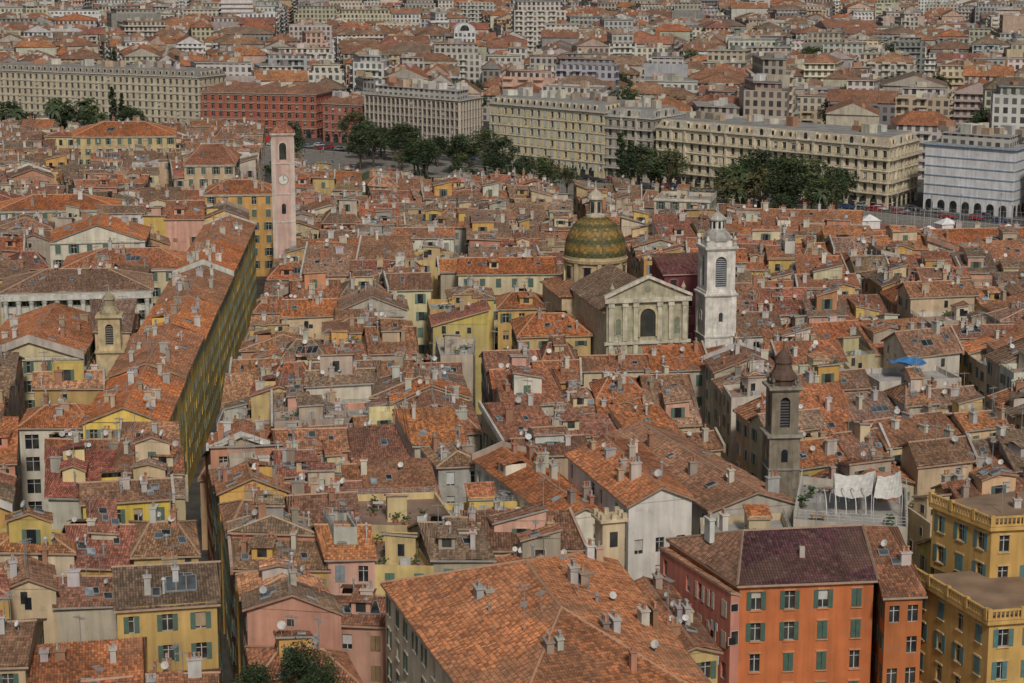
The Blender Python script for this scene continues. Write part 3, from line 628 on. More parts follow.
# dark weathered baroque tower
x, y, a = 32.9, 236, 0.1; D = (.24, .205, .155)
mb = MB(); mb.box(x, y, 0, 20.5, 3.7, 3.7, a, STONE, D); shaftdeco(mb, x, y, 14, 20.2, 3.6, a, STONE, (.28, .24, .18)); cornice(mb, x, y, 20.3, 3.6, a, STONE, (.38, .35, .29), .5, .45)
cornice(mb, x, y, 16.3, 3.7, a, STONE, (.32, .29, .24), .3, .2)
belfry(mb, x, y, 20.8, 26.2, 3.3, a, STONE, D, 1.2, 3.8, (.02, .02, .02)); cornice(mb, x, y, 26.2, 3.3, a, STONE, (.34, .3, .24), .5, .45)
c_, s_ = math.cos(a), math.sin(a)
for u in (-1, 1):
    for v in (-1, 1): mb.lathe(x+c_*u*1.5-s_*v*1.5, y+s_*u*1.5+c_*v*1.5, [(.25, 26.7), (.12, 27.1), (.25, 27.4), (0, 27.9)], 6, STONE, D)
mb.lathe(x, y, [(1.5, 26.7), (1.45, 27.4), (1.75, 27.5), (1.6, 28.0), (1.15, 28.6), (1.0, 29.2), (1.15, 29.5), (.95, 30.2), (.4, 30.8), (.12, 31.1), (.06, 32)], 8, STONE, (.13, .08, .06), a+math.pi/8)
Q = sq(x, y, 3.7, None, a)
for i in range(4): archpanel(mb, Q[i], Q[(i+1) % 4], 1.85, 17.4, .8, 1.6, .03, GLASS, DG)
mb.obj('baroque_bell_tower'); EXC.append(sq(x, y, 5)); EXC.append([(30.5, 229.5), (36.5, 229.5), (36, 234), (31, 234)])
# slim yellow chapel tower (left)
x, y, a = -61.5, 299, 0.1; D = (.6, .48, .28)
mb = MB(); mb.box(x, y, 0, 17.6, 3.9, 3.9, a, STONE, D); cornice(mb, x, y, 17.6, 3.8, a, STONE, D, .5, .35)
belfry(mb, x, y, 18.1, 23.0, 3.3, a, STONE, D, 1.2, 3.2, (.05, .045, .04)); cornice(mb, x, y, 23.0, 3.3, a, STONE, D, .45, .35)
mb.lathe(x, y, [(1.5, 23.45), (1.5, 23.9), (1.15, 24.4), (.9, 24.8), (.85, 25.7), (1.05, 25.8), (.8, 26.3), (.2, 26.8), (.05, 27.8)], 8, STONE, (.42, .36, .24), a)
mb.obj('chapel_bell_tower'); EXC.append(sq(x, y, 5.5)); EXC.append([(-66, 284), (-57.5, 284), (-57.5, 296), (-66, 296)])
# pink clock tower
x, y, a = -48.9, 424, 0.12; D = (.64, .44, .38)
mb = MB(); mb.box(x, y, 0, 38.6, 4.7, 4.7, a, WALL, D)
for z in (20, 26, 32.5): cornice(mb, x, y, z, 4.6, a, STONE, (.66, .58, .5), .35, .18)
shaftdeco(mb, x, y, 8, 38, 4.7, a, WALL, (.66, .55, .48)); cornice(mb, x, y, 38.6, 4.7, a, STONE, (.64, .58, .5), .6, .35)
Q = sq(x, y, 4.7, None, a)
for i in range(4):
    A, B = Q[i], Q[(i+1) % 4]
    archpanel(mb, A, B, 2.35, 33.6, 1.5, 3.6, .03, GLASS, (.04, .035, .03)); archring(mb, A, B, 2.35, 33.6, 1.5, 3.6, .25, .12, STONE, (.64, .58, .5))
    l, d, n, P = frame(A, B)
    mb.face([P(2.35+1.15*math.cos(t*math.pi/12), 29.3+1.15*math.sin(t*math.pi/12), .04) for t in range(24)], PLAIN, (.35, .33, .3))
    mb.face([P(2.35+.95*math.cos(t*math.pi/12), 29.3+.95*math.sin(t*math.pi/12), .07) for t in range(24)], PLAIN, (.7, .68, .62))
    mb.obox(P(2.31, 29.3, .08), (d[0]*.1, d[1]*.1, 0), (n[0]*.03, n[1]*.03, 0), (0, 0, .8), PLAIN, (.03, .03, .03)); mb.obox(P(2.31, 29.25, .08), (d[0]*.6, d[1]*.6, 0), (n[0]*.03, n[1]*.03, 0), (0, 0, .1), PLAIN, (.03, .03, .03))
    archpanel(mb, A, B, 2.35, 22, .9, 2.2, .03, GLASS, DG)
E = expand(Q, .3); top = (x, y, 42)
for i in range(4): mb.roof(E[i]+(39.3,), E[(i+1) % 4]+(39.3,), top, top, (.42, .16, .1))
mb.lathe(x, y, [(.08, 41.8), (.05, 43.5)], 6, PLAIN, (.1, .1, .1)); mb.obj('clock_tower'); EXC.append(sq(x, y, 6))
# ------------------------------------------------------------------ cathedral
mb = MB(); fa = (15.2, 314.5); fb = (28.6, 317.3)
l, d, n, P = frame(fa, fb); dn = (-n[0], -n[1])
back = lambda p, k: (p[0]+dn[0]*k, p[1]+dn[1]*k)
FC = (.44, .41, .29)
wplain(mb, fa, fb, 0, 22.6, FC, STONE)
for p, r in ((fb, back(fb, 26)), (back(fb, 26), back(fa, 26)), (back(fa, 26), fa)): wplain(mb, p, r, 0, 20.5, (.56, .46, .32), STONE)
for zz, hh, oo in ((22.3, .7, .6), (15.4, .5, .4)): mb.obox(P(-.4, zz, 0), (d[0]*(l+.8), d[1]*(l+.8), 0), (n[0]*oo, n[1]*oo, 0), (0, 0, hh), STONE, (.62, .57, .46), True)
for u in (.3, 2.6, 4.4, 8.4, 10.3, 12.6):
    mb.obox(P(u, 16, 0), (d[0]*.75, d[1]*.75, 0), (n[0]*.45, n[1]*.45, 0), (0, 0, 6.2), STONE, (.6, .55, .42)); mb.obox(P(u-.12, 21.6, 0), (d[0]*1, d[1]*1, 0), (n[0]*.58, n[1]*.58, 0), (0, 0, .6), STONE, (.62, .58, .46), True)
    mb.obox(P(u, 0, 0), (d[0]*.75, d[1]*.75, 0), (n[0]*.45, n[1]*.45, 0), (0, 0, 15.3), STONE, (.6, .55, .42))
ap = P(l/2, 26.3); mb.face([P(0, 23, .1), P(l, 23, .1), (ap[0]+n[0]*.1, ap[1]+n[1]*.1, 26.0)], STONE, FC)
for s0, s1 in ((-.5, l/2), (l+.5, l/2)):
    A = P(s0, 23.0, .6); B = P(s1, 26.2, .6); A2 = P(s0, 23.0, -.3); B2 = P(s1, 26.2, -.3); up = lambda p: (p[0], p[1], p[2]+.5)
    mb.face([A, B, up(B), up(A)], STONE, (.66, .61, .5)); mb.face([up(A), up(B), up(B2), up(A2)], STONE, (.6, .57, .48)); mb.face([A, B, B2, A2], STONE, FC)
archpanel(mb, fa, fb, l/2, 16.6, 2.6, 4.6, .05, GLASS, (.05, .05, .045)); archring(mb, fa, fb, l/2, 16.6, 2.6, 4.6, .4, .3, STONE, (.6, .52, .32))
for u in (1.95, l-1.95, ): archpanel(mb, fa, fb, u, 17, .9, 2.6, .05, PLAIN, (.2, .22, .15)); archring(mb, fa, fb, u, 17, .9, 2.6, .2, .15, STONE, FC)
for u in (.9, l-.9): mb.lathe(*P(u, 0)[:2], [(.3, 23.5), (.2, 24), (.4, 24.6), (.1, 25.2), (0, 25.6)], 8, STONE, FC)
mb.face([P(l/2+.55*math.cos(t*math.pi/8), 24.4+.55*math.sin(t*math.pi/8), .16) for t in range(16)], STONE, (.3, .3, .22))
A0, B0 = back(fa, .3), back(fb, .3); A1, B1_ = back(fa, 26), back(fb, 26); M0, M1 = mid(A0, B0)+(24.6,), mid(A1, B1_)+(24.6,)
NR = (.26, .17, .115)
def ex(p, k): return (p[0]+d[0]*k, p[1]+d[1]*k, 20.5)
wplain(mb, back(fb, .31), back(fa, .31), 18, 22.6, FC, STONE)
mb.roof(ex(B0, .4), ex(B1_, .4), M1, M0, NR, .2); mb.roof(ex(A1, -.4), ex(A0, -.4), M0, M1, NR, .2)
dx, dy = 14.6, 345.5
EXC.append([fa, fb, back(fb, 30), back(fa, 30)]); EXC.append(sq(dx, dy, 17, 17, .2))
mb.box(dx, dy, 0, 19.5, 15.5, 15.5, .2, STONE, (.58, .46, .3))
E = sq(dx, dy, 16.5, None, .2); I = sq(dx, dy, 9.6, None, .2)
for i in range(4): mb.roof(E[i]+(19.3,), E[(i+1) % 4]+(19.3,), I[(i+1) % 4]+(21.2,), I[i]+(21.2,), (.4, .18, .09), .2)
DC = (.54, .41, .24)
mb.lathe(dx, dy, [(5.25, 19.5), (5.25, 24.3), (5.7, 24.4), (5.8, 24.9), (5.5, 25.0), (5.5, 25.4)], 32, STONE, DC)
for k in range(16):
    th = 2*math.pi*k/16+.1; X, Y = dx+5.3*math.cos(th), dy+5.3*math.sin(th)
    if k % 2: mb.box(X, Y, 21.6, 23.8, .14, 1.15, th, GLASS, DG); mb.box(X, Y, 23.8, 24.0, .4, 1.5, th, STONE, (.62, .5, .32), True)
    else: mb.box(X, Y, 20, 24.3, .55, .7, th, STONE, (.64, .52, .33))
prof = []
for i in range(25):
    t = i/24*math.radians(80); prof.append((5.45*math.cos(t)**.85 if i < 24 else 1.3, 25.4+6.9*math.sin(t)))
def domec(i, k):
    g1, g2, y1 = (.065, .07, .025), (.13, .115, .04), (.32, .19, .045)
    if i in (0, 1, 6, 7, 14, 15, 20): c = g1 if (i+k) % 2 else (.1, .1, .035)
    elif i in (3, 4, 10, 11, 17): c = y1 if (i+k) % 2 else (.24, .15, .04)
    else: c = y1 if (k+2*i) % 5 == 0 else (g2 if (i+k) % 2 else (.17, .12, .04))
    f = .8+.4*(((i*37+k*91) % 17)/17); return tuple(q*f for q in c)
mb.lathe(dx, dy, prof, 60, PLAIN, DC, 0, domec)
for k in range(8):
    th = 2*math.pi*k/8+.2
    for (r0, z0), (r1, z1) in zip(prof[:-1], prof[1:]):
        a0, b0 = (math.cos(th-.02), math.sin(th-.02)), (math.cos(th+.02), math.sin(th+.02))
        mb.face([(dx+(r0+.12)*a0[0], dy+(r0+.12)*a0[1], z0), (dx+(r0+.12)*b0[0], dy+(r0+.12)*b0[1], z0), (dx+(r1+.12)*b0[0], dy+(r1+.12)*b0[1], z1+.06), (dx+(r1+.12)*a0[0], dy+(r1+.12)*a0[1], z1+.06)], PLAIN, (.14, .11, .05))
mb.lathe(dx, dy, [(1.75, 32), (1.75, 32.4), (1.15, 32.5), (1.1, 35), (1.5, 35.1), (1.5, 35.4), (1.2, 35.9), (.6, 36.5), (.2, 36.8), (.06, 38.3)], 12, STONE, (.56, .5, .4))
for k in range(6):
    th = 2*math.pi*k/6; mb.box(dx+1.1*math.cos(th), dy+1.1*math.sin(th), 32.8, 34.7, .12, .6, th, GLASS, DG)
mb.obj('cathedral')
fin(lm('plum_house', sq(29.5, 338, 9, 8, .2), 23.8, 'shed', (.2, .05, .06), (.16, .05, .05), det=1.5, scol=(.25, .08, .08), furn=.3))
fin(lm('cream_apartment_house', [(-10, 366), (8, 367), (8, 379), (-10, 378)], 18.3, 'gable', (.64, .55, .36), ORG[0], win=dict(pitch=2.9, skip=0)))
fin(lm('ochre_house', [(-2.5, 347), (6, 348), (6, 359), (-2.5, 358)], 15.3, 'hip', (.64, .42, .15), ORG[1]))
fin(lm('ochre_house', [(1, 321), (13, 322.5), (11.2, 335), (0, 334)], 15.6, 'hip', (.6, .43, .2), ORG[0], det=1.5))
fin(lm('old_town_house', [(11, 298), (21, 299.5), (20.5, 308), (10.5, 307)], 14.6, 'gable', (.6, .5, .34), ORG[2], det=1.5))
fin(lm('old_town_house', [(21.3, 300), (30.5, 302), (30, 310.5), (21, 308.5)], 14.2, 'shed', (.58, .48, .4), ORG[0], det=1.5))
fin(lm('old_town_house', [(31.5, 304), (40, 305), (39, 314.5), (31, 313)], 14.8, 'hip', (.6, .56, .5), ORG[1], det=1.5))
# ------------------------------------------------------------------ long yellow street front (left)
ys = [(-45.8, 256), (-47.5, 282), (-49.4, 312), (-51.3, 342), (-53.2, 374), (-55.1, 406), (-57, 438)]
for i in range(6):
    (x0, y0), (x1, y1) = ys[i], ys[i+1]
    k = R.uniform(-.5, .9)
    fin(lm('yellow_street_house', [(x0-11, y0), (x0, y0), (x1, y1-.3), (x1-11, y1-.3)], 17.0+k, 'gable', jit((.84, .6, .16), .05), jit(ORG[(i*2) % 4], .1), axis=1, furn=1.2, win=dict(pitch=2.9, skip=0), scol=(.2, .28, .24), slope=.36+R.uniform(-.05, .05)))
LB = [('prefecture_palace', [(-93, 356), (-66, 360), (-69, 376), (-96, 372)], 16.5, 'hip', (.6, .58, .52), (.3, .18, .12), 0),
      ('pedimented_palace', [(-95, 405), (-76, 408), (-78, 425), (-98, 422)], 18.5, 'gable', (.7, .65, .53), ORG[0], 1),
      ('town_hall', [(-118, 452), (-90, 455), (-93, 470), (-121, 467)], 18.5, 'hip', (.62, .5, .28), ORG[0], 0),
      ('opera_annex', [(-85, 515), (-72, 516), (-74, 540), (-87, 538)], 22, 'hip', (.62, .46, .3), (.4, .17, .1), 0),
      ('orange_palace', [(-73, 470), (-56.5, 472), (-58, 486), (-74, 484)], 20, 'hip', (.66, .38, .13), ORG[1], 0),
      ('barracks', [(-88, 384), (-62, 386), (-63, 402), (-90, 399)], 16.2, 'hip', (.62, .54, .36), (.45, .17, .08), 0),
      ('market_hall', [(-84, 306), (-68, 308), (-71, 340), (-87, 338)], 15.0, 'gable', (.62, .54, .34), (.42, .16, .07), 1),
      ('yellow_hall', [(-130, 590), (-100, 592), (-103, 610), (-134, 608)], 22, 'hip', (.6, .46, .24), ORG[0], 0),
      ('terraced_palace', [(78, 426), (118, 432), (116, 444), (76, 438)], 14.5, 'gable', (.68, .56, .46), ORG[0], 0),
      ('terraced_palace', [(55, 468), (82, 464), (84, 475), (57, 479)], 14, 'gable', (.6, .41, .3), ORG[3], 0),
      ('corner_house', [(34, 474), (47, 470), (50, 484), (37, 488)], 18.5, 'flat', (.64, .55, .43), ORG[3], 0)]
for n_, q, z, kd, wc, rc, ax in LB:
    mb, _ = lm(n_, q, z, kd, wc, rc, axis=ax, furn=.7, win=dict(pitch=3.1, skip=0, ww=1.1, wh=1.8, trim=(.64, .6, .5)), det=2)
    l, d, n, P = frame(q[0], q[1])
    mb.obox(P(-.1, z-.5, 0), (d[0]*(l+.2), d[1]*(l+.2), 0), (n[0]*.3, n[1]*.3, 0), (0, 0, .3), STONE, (.6, .56, .5), True)
    if n_ == 'prefecture_palace':
        for k in range(12): mb.lathe(*P(1+k*(l-2)/11, 0, .8)[:2], [(.5, 4), (.42, 14.4), (.6, 14.9), (.6, 15.2)], 10, STONE, (.66, .64, .58))
        mb.obox(P(.2, 15.2, 0), (d[0]*(l-.4), d[1]*(l-.4), 0), (n[0]*1.5, n[1]*1.5, 0), (0, 0, .9), STONE, (.66, .64, .58), True)
    mb.obj(n_)
EXC.append([(-93, 346), (-66, 350), (-66, 357), (-93, 354)])
# ------------------------------------------------------------------ big blocks around the square
def palace(name, p0, p1, dep, h, wc, fh=3.3, pitch=3.2, ww=1.3, wh=2.1, scol=None, roofc=None, bands=True, balc=False, mans=None, side=None, trim=(.62, .58, .5), strip=False, dp=.4):
    mb = MB(); l, d, n, P = frame(p0, p1)
    sd = side or (-n[0], -n[1]); p2 = (p1[0]+sd[0]*dep, p1[1]+sd[1]*dep); p3 = (p0[0]+sd[0]*dep, p0[1]+sd[1]*dep); q = [p0, p1, p2, p3]; EXC.append(expand(q, 4))
    for i in range(4):
        a, b = q[i], q[(i+1) % 4]
        if visible(a, b):
            wgrid(mb, a, b, 0, h, wc, pitch=pitch, fh=fh, ww=ww, wh=wh, dp=dp, scol=scol, skip=0, sill=.75, top=.5, trim=None if strip else trim, mull=(.4, .4, .38))
            l, d, n, P = frame(a, b); nf = int((h-.5)/fh); base = h-.5-nf*fh
            for f in range(1, nf+1):
                o, t = (.25, .22)
                if balc and f < nf: o, t = (1.0, .18) if f in (1, 2, nf-1) else (.3, .2)
                if bands or (balc and o > .9):
                    mb.obox(P(-.02, base+f*fh-t/2, 0.003), (d[0]*(l+.04), d[1]*(l+.04), 0), (n[0]*o, n[1]*o, 0), (0, 0, t), STONE if not strip else PLAIN, trim, True)
                if balc and o > .9: balustrade(mb, P(0, 0, o), P(l, 0, o), base+f*fh+t/2, (.2, .2, .2), 1.0, 1)
            if strip:
                for k in range(int(l/pitch)+1): mb.obox(P(min(k*pitch, l-.3), 3.5, 0.004), (d[0]*.3, d[1]*.3, 0), (n[0]*.5, n[1]*.5, 0), (0, 0, h-4), PLAIN, trim)
            elif balc:
                for k in range(int(l/17)):
                    u = 6+k*17; mb.obox(P(u, 3.5, 0.004), (d[0]*.8, d[1]*.8, 0), (n[0]*.45, n[1]*.45, 0), (0, 0, h-3.6), STONE, trim); mb.obox(P(u+6, 3.5, 0.004), (d[0]*.8, d[1]*.8, 0), (n[0]*.45, n[1]*.45, 0), (0, 0, h-3.6), STONE, trim)
                    mb.obox(P(u-.3, h+.36, -1.2), (d[0]*7.4, d[1]*7.4, 0), (n[0]*1.3, n[1]*1.3, 0), (0, 0, 2.4), STONE, trim)
                    archpanel(mb, a, b, u+3.4, h+.5, 1.3, 2.0, .12, GLASS, DG)
        else: wplain(mb, a, b, 0, h, wc)
        l, d, n, P = frame(a, b); mb.obox(P(-.5, h, -.3), (d[0]*(l+1), d[1]*(l+1), 0), (n[0]*.95, n[1]*.95, 0), (0, 0, .35), STONE, trim, True)
        if visible(a, b):
            for k in range(int(l/4)): archpanel(mb, a, b, 2+k*4, 0, 2.4, 3.4 if not strip else 3.2, .06, GLASS, DG, 6)
    if mans:
        I = expand(q, -1.6); zz = h+2.8
        for i in range(4): mb.roof((q[i][0], q[i][1], h+.36), (q[(i+1) % 4][0], q[(i+1) % 4][1], h+.36), I[(i+1) % 4]+(zz,), I[i]+(zz,), mans, 0, PLAIN)
        mb.face([p+(zz,) for p in I], FLAT, (.3, .29, .28))
        for i in (0, 1, 3):
            a, b = q[i], q[(i+1) % 4]
            if visible(a, b):
                l, d, n, P = frame(a, b)
                for k in range(int(l/pitch)-1):
                    u = (k+1)*pitch; mb.obox(P(u-.7, h+.5, -1.3), (d[0]*1.4, d[1]*1.4, 0), (n[0]*1.1, n[1]*1.1, 0), (0, 0, 1.9), WALL, wc); mb.face([P(u-.45, h+.8, -.17), P(u+.45, h+.8, -.17), P(u+.45, h+2.1, -.17), P(u-.45, h+2.1, -.17)], GLASS, DG)
    elif roofc:
        E = expand(q, .7); A = lerp(mid(E[3], E[0]), mid(E[1], E[2]), .12); B = lerp(mid(E[1], E[2]), mid(E[3], E[0]), .12); zr = h+.4+dep*.17
        A += (zr,); B += (zr,); e = [p+(h+.36,) for p in E]
        mb.roof(e[0], e[1], B, A, roofc); mb.roof(e[2], e[3], A, B, roofc); mb.roof(e[1], e[2], B, B, roofc); mb.roof(e[3], e[0], A, A, roofc)
    else:
        mb.face([p+(h+.36,) for p in q], FLAT, (.34, .33, .31))
        I = expand(q, -3.2)
        for i in range(4): wplain(mb, I[i], I[(i+1) % 4], h+.36, h+3.3, (.5, .48, .44), FAR)
        mb.face([p+(h+3.3,) for p in expand(q, -2.8)], FLAT, (.36, .35, .33))
    for k in range(16):
        t, s = R.uniform(.08, .92), R.uniform(.35, .7); c = bil(*[p+(h+(2.8 if mans else 1.5 if roofc else 3.3),) for p in q], t, s)
        mb.box(c[0], c[1], c[2], c[2]+R.uniform(1, 3), R.uniform(1, 5), R.uniform(1, 5), .5, WALL, jit(R.choice(WHITES), .1))
    return mb.obj(name)
palace('arcaded_mansion_block', (-228, 880), (-130, 832), 20, 22.5, (.6, .52, .38), roofc=None, mans=(.2, .19, .18))
palace('red_arcaded_block', (-127, 818), (-79, 806), 20, 17.5, (.4, .12, .075), roofc=(.33, .16, .1), scol=None, trim=(.5, .4, .33))
palace('red_arcaded_block', (-75, 792), (-58.5, 783), 18, 15, (.46, .16, .11), roofc=(.36, .17, .1), trim=(.5, .4, .33))
palace('modern_office_block', (-57, 776), (-19.5, 742), 19, 20, (.3, .27, .24), fh=3.2, pitch=2.4, ww=1.7, wh=1.9, strip=True, trim=(.58, .51, .43), side=(.42, .9))
palace('mansard_apartment_block', (-8, 708), (31, 668), 22, 22, (.74, .62, .38), mans=(.3, .29, .28), scol=(.5, .52, .48), side=(.5, .85))
palace('grey_apartment_block', (31.6, 668), (46.3, 656), 22, 21, (.46, .42, .36), balc=True, mans=(.28, .28, .28), side=(.5, .85))
palace('grand_hotel', (47.3, 654), (112, 590), 26, 18.6, (.78, .68, .48), pitch=3.4, ww=1.4, balc=True, mans=(.42, .35, .26), side=(.51, .86), fh=3.4, trim=(.7, .63, .5))
palace('blue_striped_office_block', (123, 592), (145, 573), 22, 19.5, (.7, .71, .73), fh=2.8, pitch=2.1, ww=1.7, wh=1.5, trim=(.34, .44, .56), side=(.51, .86))
palace('apartment_block', (150, 570), (185, 550), 20, 18, (.6, .54, .45), side=(.4, .9))
# white arched building in the distance
mb = MB(); wq = sq(-27, 1130, 12, 12, .1)
for i in range(4): wgrid(mb, wq[i], wq[(i+1) % 4], 0, 28, (.7, .7, .7), pitch=2.6, ww=1.3, wh=2, fh=3.4, skip=0)
n = 14
for k in range(n):
    t0, t1 = math.pi*k/n, math.pi*(k+1)/n; l, d, nn, P = frame(wq[0], wq[1])
    f = lambda t, o: P(6-6*math.cos(t), 28+4.5*math.sin(t), o)
    mb.face([f(t0, 0), f(t1, 0), f(t1, -12), f(t0, -12)], FLAT, (.6, .6, .6)); mb.face([f(t0, 0), P(6, 28, 0), f(t1, 0)], WALL, (.7, .7, .7))
archpanel(mb, wq[0], wq[1], 6, 28.3, 5, 3.2, .05, GLASS, DG)
mb.obj('white_arched_roof_building'); EXC.append(expand(wq, 3)); EXC.append([(-38, 1085), (-18, 1085), (-18, 1122), (-38, 1122)])
# ------------------------------------------------------------------ random old town
OLD = [[(-62, 138), (-19.7, 138), (-43.5, 250), (-88, 250)], [(-102, 255), (-46.5, 255), (-58, 440), (-140, 440)], [(-145, 446), (-60, 446), (-85, 685), (-210, 685)],
       [(-16, 138), (51, 138), (26, 262), (-39.8, 250)], [(56, 138), (95, 138), (125, 300), (31, 268)], [(-41.2, 254), (26, 268), (18, 438), (-51, 442)],
       [(31, 274), (127, 306), (130, 425), (24, 440)], [(-54, 447), (16, 444), (10, 520), (-66, 560)], [(22, 446), (76, 446), (82, 478), (16, 515)]]
S1 = dict(h=15.4, hv=1.2, lot=17, area=118, min=5.5, block=44, gap=(3.0, 4.4))
for ri, q in enumerate(OLD):
    out = []; split(q, [True]*4, out, S1)
    for (p, fl, bh) in out:
        if any(overlap(p, e) for e in EXC): continue
        cx, cy = sum(a[0] for a in p)/4, sum(a[1] for a in p)/4
        if abs(cx) > .27*cy+14: continue
        if not any(fl) and R.random() < .05: continue
        det = 2 if cy < 250 else (1.5 if cy < 360 else 1)
        ax = 0 if (fl[0] or fl[2]) else 1
        ex0 = abs(p[1][0]-p[0][0])/(math.hypot(p[1][0]-p[0][0], p[1][1]-p[0][1])+1e-6)
        if R.random() < .5: ax = 0 if ex0 > .7 else 1
        z = bh+R.uniform(-1.7, 1.8)+(.8 if ri in (1, 2) else 0)
        if ri == 8: z -= 2
        if ri == 5 and min(a[0]+.052*(a[1]-254) for a in p) < -37: z -= 3.6
        if cy < 182 and cx > -30: z -= 1.5
        kd = R.choices(('gable', 'shed', 'hip', 'flat'), (46, 28, 16, 10 if cy > 190 else 0))[0]
        if kd == 'shed' and (p[0][1]+p[1][1] if ax == 0 else p[1][1]+p[2][1]) > (p[2][1]+p[3][1] if ax == 0 else p[3][1]+p[0][1]) and R.random() < .75:
            p = p[2:]+p[:2]; fl = fl[2:]+fl[:2]
        if det == 2: fl = [f or R.random() < .6 for f in fl]
        wc = jit(R.choice(WC), .14)
        rc = lerp(jit(R.choice(ORG), .2), (.27, .17, .115), R.choice((0, 0, .1, .3, .5)))
        mb = MB(); house(mb, p, fl, z, kd, wc, rc, jit(R.choice(SC), .2), det, axis=ax, slope=R.uniform(.28, .44), win=dict(skip=.12, pitch=R.uniform(2.5, 3.0), wh=R.uniform(1.4, 1.8)))
        if R.random() < .33 and kd != 'flat':
            u = R.uniform(.3, .6); v = R.uniform(.45, .6); B3 = [(a[0], a[1], 0) for a in p]; s1, s2 = R.uniform(.12, .26), R.uniform(.15, .28)
            sub_q = [bil(*B3, i, j)[:2] for i, j in ((u-s1, v-s2), (u+s1, v-s2), (u+s1, v+s2), (u-s1, v+s2))]
            house(mb, sub_q, [1, 1, 1, 1], z+R.uniform(2.2, 3.4), R.choice(('shed', 'shed', 'gable', 'flat')), jit(R.choice(WC), .15), jit(rc, .1), SC[0], min(det, 1.5), axis=R.choice((0, 1)), z0=z-1, slope=.3, furn=.3 if det else 0, over=.25)
        mb.obj('old_town_house')
# ------------------------------------------------------------------ far city
FW = [(.52, .47, .36), (.68, .66, .62), (.44, .42, .39), (.54, .43, .29), (.56, .4, .3), (.42, .42, .42), (.58, .53, .42), (.32, .29, .26), (.62, .58, .5), (.26, .24, .23), (.56, .5, .4)]
def farhouse(mb, p, fl, z, tile, lod):
    wc = jit(R.choice(FW), .2); wc = lerp(wc, (.36, .38, .41), .12)  # distance haze mixed into the wall colour as blue-grey
    if not tile and R.random() < .3: wc = lerp(wc, (.66, .65, .62), .6)
    style = R.random()
    for i in range(4):
        a, b = p[i], p[(i+1) % 4]
        wplain(mb, a, b, 0, z, wc, FAR if (fl[i] or R.random() < .3) else WALL)
        if (fl[i] or R.random() < .5) and visible(a, b) and style < .6:
            l, d, n, P = frame(a, b); bc = jit(wc, .1)
            spans = [(0, l)] if style < .25 else ([(l*.15, l*.85)] if style < .4 else [(k*7+1, min(k*7+5, l-.5)) for k in range(int(l/7))])
            for f in range(1, int(z/3.1)+1):
                for m0, m1 in spans:
                    if m1-m0 > 1: mb.obox(P(m0, f*3.1-.15, 0), (d[0]*(m1-m0), d[1]*(m1-m0), 0), (n[0]*1.2, n[1]*1.2, 0), (0, 0, .9 if style < .15 or style > .5 else .3), PLAIN, bc, True)
    if tile:
        rc = jit(R.choice(ORG), .15); rc = lerp(rc, (.32, .24, .2), .12); E = expand(p, .5)  # roof colour dulled too, to stand in for distance haze
        w = min(math.hypot(p[3][0]-p[0][0], p[3][1]-p[0][1]), 16); zr = z+w*.26; t = R.choice((0, .3, .3))
        la = math.hypot(p[1][0]-p[0][0], p[1][1]-p[0][1]); lb = math.hypot(p[2][0]-p[1][0], p[2][1]-p[1][1])
        if lb > la: E = E[1:]+E[:1]
        e = [c+(z+.1,) for c in E]; A = lerp(mid(E[3], E[0]), mid(E[1], E[2]), t)+(zr,); B = lerp(mid(E[1], E[2]), mid(E[3], E[0]), t)+(zr,)
        mb.roof(e[0], e[1], B, A, rc); mb.roof(e[2], e[3], A, B, rc)
        if t: mb.roof(e[1], e[2], B, B, rc); mb.roof(e[3], e[0], A, A, rc)
        else: mb.face([e[1], e[2], B], WALL, wc); mb.face([e[3], e[0], A], WALL, wc)
        for _ in range(R.choice((2, 3, 4, 6))):
            c = bil(A, B, e[1], e[0], R.uniform(.1, .9), R.uniform(.1, .5)); mb.box(c[0], c[1], c[2]-.5, c[2]+1.3, R.uniform(.7, 1.5), R.uniform(.8, 2.5), R.uniform(0, 3), WALL, jit(R.choice(WHITES), .2))
    else:
        fc = R.choice(((.28, .27, .25), (.36, .35, .33), (.17, .17, .18), (.22, .2, .18), (.33, .18, .12)))
        mb.face([c+(z-.6,) for c in p], FLAT, fc)
        I = expand(p, -.35)
        for i in range(4): wplain(mb, I[(i+1) % 4], I[i], z-.6, z, wc)
        if R.random() < .8:
            I = expand(p, -R.uniform(1.5, 3)); h = R.choice((2.6, 2.8, 5.4)); w2 = jit(lerp(wc, R.choice(FW), .4), .1)
            if min(math.hypot(p[1][0]-p[0][0], p[1][1]-p[0][1]), math.hypot(p[2][0]-p[1][0], p[2][1]-p[1][1]), math.hypot(p[2][0]-p[3][0], p[2][1]-p[3][1]), math.hypot(p[3][0]-p[0][0], p[3][1]-p[0][1])) > 9:
                for i in range(4): wplain(mb, I[i], I[(i+1) % 4], z-.6, z+h, w2, FAR)
                Ie = expand(I, .5); mb.face([c+(z+h,) for c in Ie], FLAT, jit(fc, .1)); mb.face([c+(z+h-.25,) for c in Ie], FLAT, w2)
                for i in range(4): wplain(mb, Ie[i], Ie[(i+1) % 4], z+h-.25, z+h, w2, PLAIN)
                z += h
        for _ in range(R.choice((2, 3, 4, 5))):
            c = bil(*[c+(z,) for c in p], R.uniform(.25, .75), R.uniform(.25, .75)); mb.box(c[0], c[1], z-.6, z+R.uniform(.8, 2.4), R.uniform(1.2, 4), R.uniform(1.2, 4), R.uniform(0, 3), WALL, jit(R.choice(WHITES+FW), .15))
